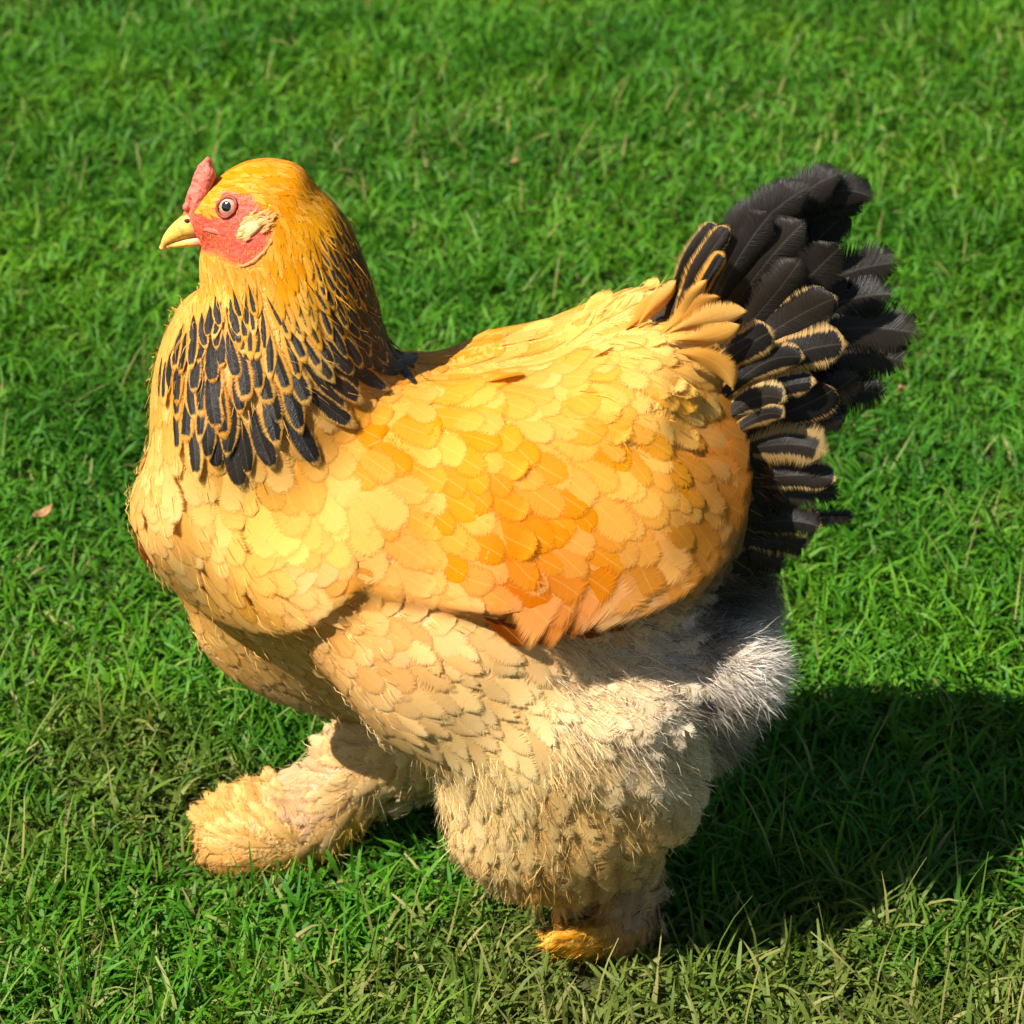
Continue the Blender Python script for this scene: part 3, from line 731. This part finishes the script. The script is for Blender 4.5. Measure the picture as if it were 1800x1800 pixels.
def cord(pts, rad_, lift=.0):
    out = []
    for (u, v), r in zip(pts, rad_):
        p_, n_ = hit(u, v); out.append((p_ + n_ * lift, r))
    parts = []
    for (p0, r0), (p1, r1) in zip(out[:-1], out[1:]):
        for f in np.linspace(0, 1, 5)[:-1]:
            r = r0 + (r1 - r0) * f; parts.append(blob(p0 + (p1 - p0) * f, (r, r * .8, r), 6))
    me = remesh(*join_parts(parts), .0009, 4); return np_mesh(me)
def both(name, vf, mat):
    v, f = vf; a = mesh_obj(name, v, f, mat, hen); mesh_obj(name, flip(v), [x[::-1] for x in f], mat, hen); return a
both('wattle', cord([(484, 402), (477, 425), (464, 444), (446, 460), (428, 468), (410, 466)], [.0010, .0015, .0018, .0019, .0016, .0008], -.0002),
     simple('wattle_skin', (.76, .24, .08), .55, .3, 420, .35, .8, .0014, trans=.1))
both('brow', cord([(374, 352), (384, 343), (400, 338), (418, 341), (432, 350)], [.0008, .0015, .0018, .0015, .0008], -.0004), RED)
both('cheek', cord([(352, 406), (366, 404), (380, 408), (392, 414)], [.0012, .0022, .0024, .0010], -.0008), RED)
# ear lobes: soft pale pads
lobe = np.array([(414, 421), (417, 404), (427, 388), (441, 376), (457, 372), (470, 380), (465, 394), (456, 406), (445, 416), (429, 423)], float)
cen = lobe.mean(0); Vl, Fl = [], []
rings = 6
for r in range(rings + 1):
    k = r / rings
    for q in lobe:
        p_, n_ = hit(*(cen + (q - cen) * max(k, .02)))
        Vl.append(p_ + n_ * (.0018 * math.sqrt(max(0, 1 - k * k)) - .0006 * (k == 1)))
m_ = len(lobe)
for r in range(rings):
    for j in range(m_): Fl.append((r * m_ + j, r * m_ + (j + 1) % m_, (r + 1) * m_ + (j + 1) % m_, (r + 1) * m_ + j))
Vl.append(np.mean(Vl[:m_], 0)); Fl += [(len(Vl) - 1, (j + 1) % m_, j) for j in range(m_)]
both('ear_lobe', (np.array(Vl), Fl), simple('lobe_skin', (.88, .58, .26), .65, .25, 260, .22, .6, .0010, trans=.15))

# ------------------------------------------------------------------ tail
tail = mesh_obj('tail', *loft(resample([S(1180, 640, 0, .045, .04), S(1260, 630, 0, .045, .032), S(1330, 600, 0, .03, .018)], 8), 16), simple('tail_down', (.03, .025, .02), .8, .1), hen)
def quill(root, via, tip, W_, y0, y1, tint, blk, fray, roll=0.0, shape='quill', nu=9, nv=16, cup=.004, sgn=1):
    a, b, c = side(*root, y0 * sgn), side(*via, (y0 + y1) / 2 * sgn), side(*tip, y1 * sgn)
    ctrl = 2 * b - (a + c) / 2
    vv = np.linspace(0, 1, nv); uu = np.linspace(-1, 1, nu)
    C = np.outer((1 - vv) ** 2, a) + np.outer(2 * vv * (1 - vv), ctrl) + np.outer(vv ** 2, c)
    D = np.gradient(C, axis=0); D /= np.linalg.norm(D, axis=1)[:, None]
    N0 = np.array((0, -1.0 * sgn, .35)); W3 = W_ / 2600.0 / 2 * profile(shape, vv)
    V = np.empty((nv, nu, 3)); ph = random.uniform(0, 6); fray = min(fray * .8, .62)
    for j in range(nv):
        s_ = np.cross(N0, D[j]); s_ /= np.linalg.norm(s_); n_ = np.cross(D[j], s_)
        s2 = s_ * math.cos(roll) + n_ * math.sin(roll); n2 = np.cross(D[j], s2)
        wob = 1 + .05 * np.sin(uu * 3 + ph + j * .9) * (vv[j] > .3)
        back = -.22 * W_ / 2600 * uu ** 2 * vv[j]
        V[j] = C[j] + np.outer(uu * W3[j] * wob, s2) - np.outer(cup * uu ** 2 - .0012 * np.sin(ph + vv[j] * 5 + uu * 2), n2) + np.outer(back, D[j])
    UV = np.stack((np.tile((uu + 1) / 2, nv), np.repeat(vv, nu)), 1)
    return V.reshape(-1, 3), grid_faces(nu, nv), UV, tint, random.random(), blk, fray, 2 * np.linalg.norm(np.array(tip) - np.array(root)) / W_
BUFF, TAN, ORG = lin((236, 196, 132)) * .78, lin((205, 165, 105)) * .72, lin((250, 185, 85)) * .74
B = 1.4
TAILS = [  # root, a point on the way, tip, width, y at root, y at tip, lacing colour, dark share, looseness, roll
    # long main feathers
    ((1270, 600), (1365, 392), (1488, 302), 96, .000, -.004, BUFF, B, .55, .0), ((1280, 590), (1400, 370), (1545, 352), 84, .002, .000, BUFF, B, .5, .1),
    ((1285, 600), (1420, 440), (1500, 372), 100, .006, .008, BUFF, B, .6, .1), ((1290, 610), (1440, 500), (1592, 462), 110, .004, .004, BUFF, B, 1.0, .1),
    ((1290, 630), (1450, 540), (1582, 518), 104, .000, -.004, BUFF, B, 1.0, .0), ((1300, 640), (1465, 580), (1632, 592), 120, -.004, -.010, BUFF, B, .8, .05),
    ((1300, 660), (1460, 620), (1610, 644), 110, -.008, -.014, BUFF, B, .9, .1), ((1300, 690), (1450, 682), (1570, 696), 100, -.012, -.018, BUFF, B, .9, .0),
    ((1300, 700), (1420, 710), (1500, 735), 90, -.016, -.020, BUFF, B, .7, .0),
    # side feathers
    ((1235, 560), (1310, 420), (1432, 322), 92, -.012, -.016, BUFF, B, .45, .15), ((1235, 575), (1300, 450), (1360, 372), 84, -.022, -.026, BUFF, B, .4, .15),
    ((1260, 590), (1340, 470), (1420, 385), 92, -.020, -.024, BUFF, B, .4, .1), ((1310, 600), (1400, 510), (1488, 425), 104, -.024, -.030, BUFF, B, .35, .15),
    ((1290, 600), (1360, 520), (1410, 450), 84, -.030, -.034, BUFF, B, .4, .1), ((1310, 615), (1400, 558), (1476, 520), 84, -.032, -.040, BUFF, .80, .3, .1),
    ((1290, 665), (1400, 620), (1496, 605), 88, -.036, -.046, BUFF, .56, .35, .1), ((1380, 740), (1450, 700), (1518, 650), 84, -.030, -.034, BUFF, B, .45, .0),
    ((1330, 740), (1420, 710), (1470, 680), 84, -.036, -.042, BUFF, .74, .4, .1), ((1350, 760), (1430, 740), (1492, 730), 70, -.034, -.036, BUFF, B, .4, .1),
    ((1255, 655), (1310, 610), (1366, 580), 74, -.044, -.050, BUFF, .62, .3, .1), ((1265, 705), (1340, 640), (1420, 630), 60, -.046, -.050, BUFF, .62, .3, .1),
    ((1270, 740), (1330, 700), (1388, 706), 66, -.048, -.052, BUFF, .58, .35, .1), ((1275, 770), (1340, 730), (1382, 735), 50, -.050, -.054, TAN, .45, .4, .1), ((1280, 735), (1360, 685), (1440, 672), 60, -.042, -.046, BUFF, .55, .4, .1),
    ((1290, 800), (1380, 780), (1464, 800), 92, -.044, -.048, TAN, .40, .45, .05), ((1290, 850), (1390, 835), (1476, 845), 66, -.040, -.046, BUFF, .66, .5, .0),
    ((1290, 890), (1390, 870), (1486, 865), 66, -.036, -.040, BUFF, B, .8, .0), ((1300, 910), (1410, 910), (1508, 908), 46, -.030, -.034, BUFF, B, .8, .0),
    ((1290, 930), (1380, 915), (1450, 930), 70, -.040, -.044, TAN, .7, 1.0, .0), ((1280, 950), (1360, 950), (1430, 972), 70, -.036, -.040, TAN, .55, 1.2, .0), ((1270, 960), (1330, 975), (1390, 1000), 66, -.032, -.036, TAN, .9, 1.2, .0),
    # laced feathers at the front of the tail
    ((1172, 560), (1212, 455), (1262, 392), 40, -.026, -.022, TAN, .62, .5, .2), ((1190, 565), (1228, 475), (1285, 395), 48, -.030, -.027, ORG, .66, .5, .2), ((1208, 570), (1238, 500), (1275, 440), 40, -.034, -.032, ORG, .45, .5, .2)]
for t in TAILS:
    b = Bag(); b.add(*quill(*t)); o = b.build('tail_feather', MAT_F, tail)
farb = Bag()
for t in TAILS[:16] + TAILS[16:31:2]:
    t = list(t); t[4], t[5] = abs(t[4]) * .7 + .004, abs(t[5]) * .7 + .006
    j = lambda q: (q[0] + random.uniform(-14, 6), q[1] + random.uniform(4, 22))
    # the far half of the fan mirrors the near one: same height, other side
    r0, v0, p0 = (project(side(*q, -y) * np.array((1, -1, 1)))[0] for q, y in ((t[0], t[4]), (t[1], (t[4] + t[5]) / 2), (t[2], t[5])))
    q = quill(tuple(r0), tuple(v0), tuple(p0), t[3], t[4], t[5], t[6], t[7], t[8], -t[9])
    q[0][:, 2] -= .012; q[0][:, 0] -= .004; farb.add(*q)
tag(farb.build('tail_plumage', MAT_F, tail), kind='stuff')
# long saddle feathers lying over the tail root
for t in [((1170, 590), (1250, 560), (1318, 548), 60, -.052, -.050, ORG, 0, .4, .3, 'lance'), ((1180, 580), (1215, 530), (1244, 488), 44, -.050, -.042, ORG, 0, .5, .2, 'lance'), ((1180, 600), (1255, 590), (1305, 570), 56, -.056, -.054, ORG, 0, .5, .3, 'lance'),
          ((1190, 620), (1260, 640), (1290, 690), 60, -.062, -.060, ORG, 0, .4, .2, 'lance'), ((1160, 590), (1215, 545), (1270, 520), 46, -.050, -.044, ORG, .0, .6, .2, 'lance'), ((1120, 575), (1160, 530), (1190, 490), 40, -.030, -.026, ORG, 0, .4, .2, 'lance'),
          ((1100, 580), (1140, 545), (1172, 505), 46, -.026, -.022, ORG, 0, .4, .2, 'lance')]:
    b = Bag(); b.add(*quill(*t)); b.build('saddle_feather', MAT_F, body)
    b = Bag(); b.add(*quill(*t, sgn=1)); 

# tips of the folded flight feathers under the wing's lower edge, their dark brown painting in the shade
FL = lin((170, 88, 26)) * .7
for sg in (1, -1):
    for (u0, v0, u1, v1, w_) in ((800, 1066, 985, 1104, 52), (860, 1062, 1062, 1090, 54), (930, 1058, 1120, 1074, 54), (1000, 1046, 1172, 1052, 50), (840, 1074, 925, 1112, 46)):
        p0, n0 = hit(u0, v0); p1, n1 = hit(u1, v1 + 22); p1 = p1 + np.array((0, -.010, .004)); p0 = p0 - n0 * .004
        a_, b_ = (p0, p1) if sg > 0 else (flip(p0), flip(p1))
        pr = [tuple(project(x)[0]) for x in (a_, (a_ + b_) / 2, b_)]
        q = quill(pr[0], pr[1], pr[2], w_, a_[1] * sg, b_[1] * sg, FL, 0.0, .3, .25, 'quill', sgn=sg, cup=.002)
        b = Bag(); b.add(*q); o = b.build('flight_feather', MAT_F, wing if sg > 0 else wing_far)

# a folded breast feather with its brown inner side showing at the front edge
for t in [((282, 850), (258, 915), (276, 1004), 52, -.012, -.030, lin((150, 78, 20)) * .7, 0.0, .3, -.5, 'quill'), ((276, 846), (250, 905), (262, 975), 20, -.010, -.020, lin((255, 205, 120)) * .8, 0.0, .3, .2, 'quill'),
          ((300, 850), (284, 930), (290, 1000), 46, -.030, -.044, lin((255, 200, 110)) * .8, 0.0, .3, .2, 'round')]:
    b = Bag(); b.add(*quill(*t)); b.build('breast_feather', MAT_F, body)
# ------------------------------------------------------------------ lawn
def lawn_material():
    N = Nodes('turf_soil'); tc = N.n('ShaderNodeTexCoord').outputs['Object']
    f = N.noise(35, tc, 5, .65); g = N.noise(2.3, tc, 3)
    c = N.mix(f, (.020, .028, .008), (.055, .075, .018)); c = N.mix(N.math('MULTIPLY', N.step(g, .45, .7), .5), c, (.075, .062, .028))
    return N.done(N.bsdf(c, .9, .1, N.bump(f, .8, .01)))
n_ = 60; xs = np.sign(np.linspace(-1, 1, n_)) * np.abs(np.linspace(-1, 1, n_)) ** 2.2 * 120
gv = [(x, y, -.004 * (abs(x) > 4)) for y in xs for x in xs]
lawn = mesh_obj('lawn', gv, [(j * n_ + i, j * n_ + i + 1, (j + 1) * n_ + i + 1, (j + 1) * n_ + i) for j in range(n_ - 1) for i in range(n_ - 1)], lawn_material())
tag(lawn, 'turf soil under the mown grass', 'lawn', kind='structure')

def grass_material():
    N = Nodes('grass_blade')
    tone = N.attr('tone').outputs['Fac']; hue = N.attr('dry').outputs['Fac']; hgt = N.attr('along').outputs['Fac']
    pos = N.n('ShaderNodeNewGeometry').outputs['Position']
    big = N.noise(2.2, pos, 2); mid = N.noise(7.5, pos, 2)
    c = N.mix(tone, (.028, .140, .006), (.100, .258, .017))                  # blue green to yellow green
    c = N.mix(N.step(big, .42, .62), c, N.mix(1.0, c, (1.30, 1.12, .75), 'MULTIPLY'))
    c = N.mix(N.math('MULTIPLY', N.step(mid, .52, .72), .55), c, N.mix(1.0, c, (1.5, .98, .9), 'MULTIPLY'))
    pat = N.noise(4.3, pos, 3)
    c = N.mix(N.math('MULTIPLY', N.step(pat, .42, .62), .9), c, N.mix(1.0, c, (.55, .68, .75), 'MULTIPLY'))
    spp = N.n('ShaderNodeSeparateXYZ'); N.t.links.new(pos, spp.inputs[0])
    worn = N.step(N.math('ADD', N.noise(3.1, pos, 3), N.math('MULTIPLY', spp.outputs[1], -.30)), .46, .68)          # drier turf towards the near edge
    c = N.mix(N.math('MULTIPLY', worn, .75), c, N.mix(tone, (.085, .115, .016), (.20, .205, .05)))
    c = N.mix(N.math('MULTIPLY', N.math('SUBTRACT', 1.0, N.step(hgt, .05, .4)), .5), c, (.15, .17, .045))   # pale sheaths at the foot
    c = N.mix(hue, c, (.31, .27, .095))
    b = N.bsdf(c, .5, .14, trans=.38, tcol=N.mix(1.0, c, (1.15, 1.1, .55), 'MULTIPLY'))
    return N.done(b)
MG = grass_material()

FEET = np.array([side(1085, 1680, -.06)[:2], side(1000, 1670, -.07)[:2], side(450, 1500, .066)[:2], side(560, 1480, .066)[:2], side(390, 1500, .066)[:2]])
def vnoise(q, sc, seed):
    r = np.random.default_rng(seed); tab = r.random((64, 64)); x = q * sc + 500; i = np.floor(x).astype(int); f = x - i; f = f * f * (3 - 2 * f)
    a = lambda dx, dy: tab[(i[:, 0] + dx) % 64, (i[:, 1] + dy) % 64]
    return (a(0, 0) * (1 - f[:, 0]) + a(1, 0) * f[:, 0]) * (1 - f[:, 1]) + (a(0, 1) * (1 - f[:, 0]) + a(1, 1) * f[:, 0]) * f[:, 1]
SEG = 4
def blades(root, r, hmul, wmul, stem_p, dry_p):
    """grass blades rooted at the given points, all in one go"""
    n = len(root); stem = r.random(n) < stem_p
    az = r.uniform(0, 2 * math.pi, n); d = np.stack((np.cos(az), np.sin(az), np.zeros(n)), 1); sd_ = np.stack((-d[:, 1], d[:, 0], np.zeros(n)), 1)
    L = np.where(stem, r.uniform(.050, .090, n), r.uniform(.020, .058, n)) * hmul
    Wd = np.where(stem, r.uniform(.0006, .0012, n), r.uniform(.0009, .0020, n)) * wmul
    ang = np.where(stem, r.uniform(.05, .6, n), r.uniform(.15, 1.0, n)); bend = np.where(stem, r.uniform(.0, .8, n), r.uniform(.3, 2.2, n))
    tw = r.uniform(-1.2, 1.2, n); cut = r.random(n) < .35; side_b = r.normal(0, .35, n)
    flat = (r.random(n) < .04) & ~stem; ang = np.where(flat, r.uniform(1.2, 1.5, n), ang); bend = np.where(flat, r.uniform(-.2, .4, n), bend)      # dead thatch lying down
    tone = r.random(n); dry = np.where(r.random(n) < np.where(stem, .55, dry_p), r.uniform(.3, 1.0, n), 0); dry = np.where(flat, r.uniform(.6, 1.0, n), dry)
    p = np.column_stack((root, np.full(n, -.002))); V = np.empty((n, SEG + 1, 2, 3)); at = np.empty((n, SEG + 1, 2, 3), np.float32)
    for j in range(SEG + 1):
        t = j / SEG
        up = d * np.sin(ang)[:, None] + np.array((0, 0, 1.0)) * np.cos(ang)[:, None] + sd_ * (side_b * t)[:, None]
        s_ = sd_ * np.cos(tw * t)[:, None] + np.cross(up, sd_) * np.sin(tw * t)[:, None]
        wd = Wd * (1 - .25 * abs(t - .3)) * (1 if t < .55 else 1 - ((t - .55) / .46) ** 1.5 * np.where(cut, .5, .96))
        V[:, j, 0], V[:, j, 1] = p - s_ * wd[:, None], p + s_ * wd[:, None]
        at[:, j, :, 0] = tone[:, None]; at[:, j, :, 1] = (dry * (.6 + .4 * t))[:, None]; at[:, j, :, 2] = t
        p = p + up * (L / SEG)[:, None]; ang = ang + bend / SEG
        p[:, 2] = np.maximum(p[:, 2], .001)
    k = 2 * (SEG + 1); base = (np.arange(n) * k)[:, None]
    q = np.concatenate([base + np.array((2 * j, 2 * j + 1, 2 * j + 3, 2 * j + 2)) for j in range(SEG)])
    V = V.reshape(-1, 3); at = at.reshape(-1, 3)
    me = bpy.data.meshes.new('grass'); m = len(q)
    me.vertices.add(len(V)); me.vertices.foreach_set('co', V.astype(np.float32).ravel())
    me.loops.add(m * 4); me.loops.foreach_set('vertex_index', q.astype(np.int32).ravel())
    me.polygons.add(m); me.polygons.foreach_set('loop_start', np.arange(0, m * 4, 4, dtype=np.int32)); me.update(calc_edges=True)
    for i, nm in enumerate(('tone', 'dry', 'along')): me.attributes.new(nm, 'FLOAT', 'POINT').data.foreach_set('value', np.ascontiguousarray(at[:, i]))
    me.materials.append(MG); me.shade_smooth()
    return me
# close round the hen and back across the view every blade is its own
BOX = (-.9, .9, -.6, 2.4)
q = RNG.random((330000, 2)) * np.array((BOX[1] - BOX[0], BOX[3] - BOX[2])) + np.array((BOX[0], BOX[2]))
dens = np.interp(q[:, 1], [-.6, .4, 2.3], [1.0, .85, .5]) * (.55 + .6 * vnoise(q, 22, 8))
q = q[RNG.random(len(q)) < dens]
hn = vnoise(q, 5, 1) * .55 + vnoise(q, 17, 2) * .45; dn = vnoise(q, 3.2, 3) * .6 + vnoise(q, 9, 4) * .4
fdist = np.min(np.linalg.norm(q[:, None] - FEET[None], axis=2), axis=1)
hm = (.55 + .8 * hn) * (.62 + .38 * sstep(fdist, .03, .10))
fore = sstep(-q[:, 1], -.1, .35)
grass = bpy.data.objects.new('grass', blades(q, np.random.default_rng(21), hm * (.9 + .25 * fore), 1 + .15 * sstep(q[:, 1], .6, 2), .004 + .014 * (dn > .58) + .045 * fore, .012 + .06 * (dn > .6) + .16 * fore)); COL.objects.link(grass)
tag(grass, 'short green mown grass covering the whole lawn', 'grass', kind='stuff')
print('blades', len(q))
# the lawn beyond: patches of the same blades, repeated
tcol = bpy.data.collections.new('grass_patches'); PS = .30
for i in range(6):
    r = np.random.default_rng(300 + i); pr = r.uniform(-PS / 2, PS / 2, (2300, 2))
    o = bpy.data.objects.new('patch_%d' % i, blades(pr, r, .55 + .8 * (vnoise(pr + i, 5, 1) * .5 + vnoise(pr + i, 17, 2) * .5), 1.25, .03, .08)); tcol.objects.link(o)
g = np.array([(x, y) for x in np.arange(-6, 6, PS) for y in np.arange(-5.1, 9, PS)]); c_ = g + PS / 2
m_in = (c_[:, 0] > BOX[0]) & (c_[:, 0] < BOX[1]) & (c_[:, 1] > BOX[2]) & (c_[:, 1] < BOX[3])
g = c_[~m_in]; ng = len(g)
gm = bpy.data.meshes.new('outer_grass'); gm.vertices.add(ng)
gm.vertices.foreach_set('co', np.column_stack((g, np.zeros(ng))).astype(np.float32).ravel())
gm.attributes.new('pick', 'INT', 'POINT').data.foreach_set('value', RNG.integers(0, 6, ng).astype(np.int32))
gm.attributes.new('turn', 'FLOAT', 'POINT').data.foreach_set('value', (RNG.integers(0, 4, ng) * math.pi / 2).astype(np.float32))
outer = bpy.data.objects.new('outer_grass', gm); COL.objects.link(outer)
tag(outer, 'mown grass of the lawn farther out', 'grass', kind='stuff')
ng_ = bpy.data.node_groups.new('grass_scatter', 'GeometryNodeTree')
ng_.interface.new_socket('Geometry', in_out='INPUT', socket_type='NodeSocketGeometry'); ng_.interface.new_socket('Geometry', in_out='OUTPUT', socket_type='NodeSocketGeometry')
gi, go = ng_.nodes.new('NodeGroupInput'), ng_.nodes.new('NodeGroupOutput')
ci = ng_.nodes.new('GeometryNodeCollectionInfo'); ci.inputs['Collection'].default_value = tcol; ci.inputs['Separate Children'].default_value = True; ci.inputs['Reset Children'].default_value = True
ip = ng_.nodes.new('GeometryNodeInstanceOnPoints'); ip.inputs['Pick Instance'].default_value = True
def nattr(n, t):
    x = ng_.nodes.new('GeometryNodeInputNamedAttribute'); x.data_type = t; x.inputs['Name'].default_value = n
    return [o for o in x.outputs if o.enabled][0]
cx = ng_.nodes.new('ShaderNodeCombineXYZ'); L_ = ng_.links.new; mtp = ng_.nodes.new('GeometryNodeMeshToPoints')
L_(gi.outputs[0], mtp.inputs[0]); L_(mtp.outputs[0], ip.inputs['Points']); L_(ci.outputs[0], ip.inputs['Instance'])
L_(nattr('pick', 'INT'), ip.inputs['Instance Index']); L_(nattr('turn', 'FLOAT'), cx.inputs[2]); L_(cx.outputs[0], ip.inputs['Rotation'])
L_(ip.outputs[0], go.inputs[0])
outer.modifiers.new('scatter', 'NODES').node_group = ng_

# ------------------------------------------------------------------ dead leaves lying in the grass
ML = simple('dead_leaf', (.42, .22, .10), .7, .2, 300, .4, .5, .001, trans=.25)
for (u, v, lab, rz, k, col) in ((78, 905, 'small curled brown dead leaf in the grass before the breast', .6, 1.0, None), (905, 288, 'tiny pinkish dead leaf in the grass above the back', 2.1, .8, None), (1582, 686, 'small tan dead leaf beside the black tail tip', 1.2, .8, None)):
    d = FWD * DIST + RIGHT * (u - 900) / 2600.0 - UPV * (v - 900) / 2600.0; t = (.026 - CAM[2]) / d[2]; c = CAM + d * t
    Vv, m, n2 = [], 9, 5
    for j in range(m):
        tt = j / (m - 1); w_ = .0045 * math.sin(math.pi * min(1, .06 + tt * .95)) ** .8
        for i in range(n2):
            q_ = i / (n2 - 1) * 2 - 1
            Vv.append(((tt - .5) * .020, q_ * w_, .0035 * q_ * q_ + .004 * (tt - .5) ** 2 * 4 + .0004 * math.sin(j * 2 + i)))
    o = mesh_obj('dead_leaf', np.array(Vv) * k, [(j * n2 + i, j * n2 + i + 1, (j + 1) * n2 + i + 1, (j + 1) * n2 + i) for j in range(m - 1) for i in range(n2 - 1)], ML)
    o.location = c; o.rotation_euler = (random.uniform(-.4, .4) + .35, random.uniform(-.5, .5), rz); o.modifiers.new('s', 'SOLIDIFY').thickness = .0004
    tag(o, lab, 'leaf', 'dead leaves in the grass')
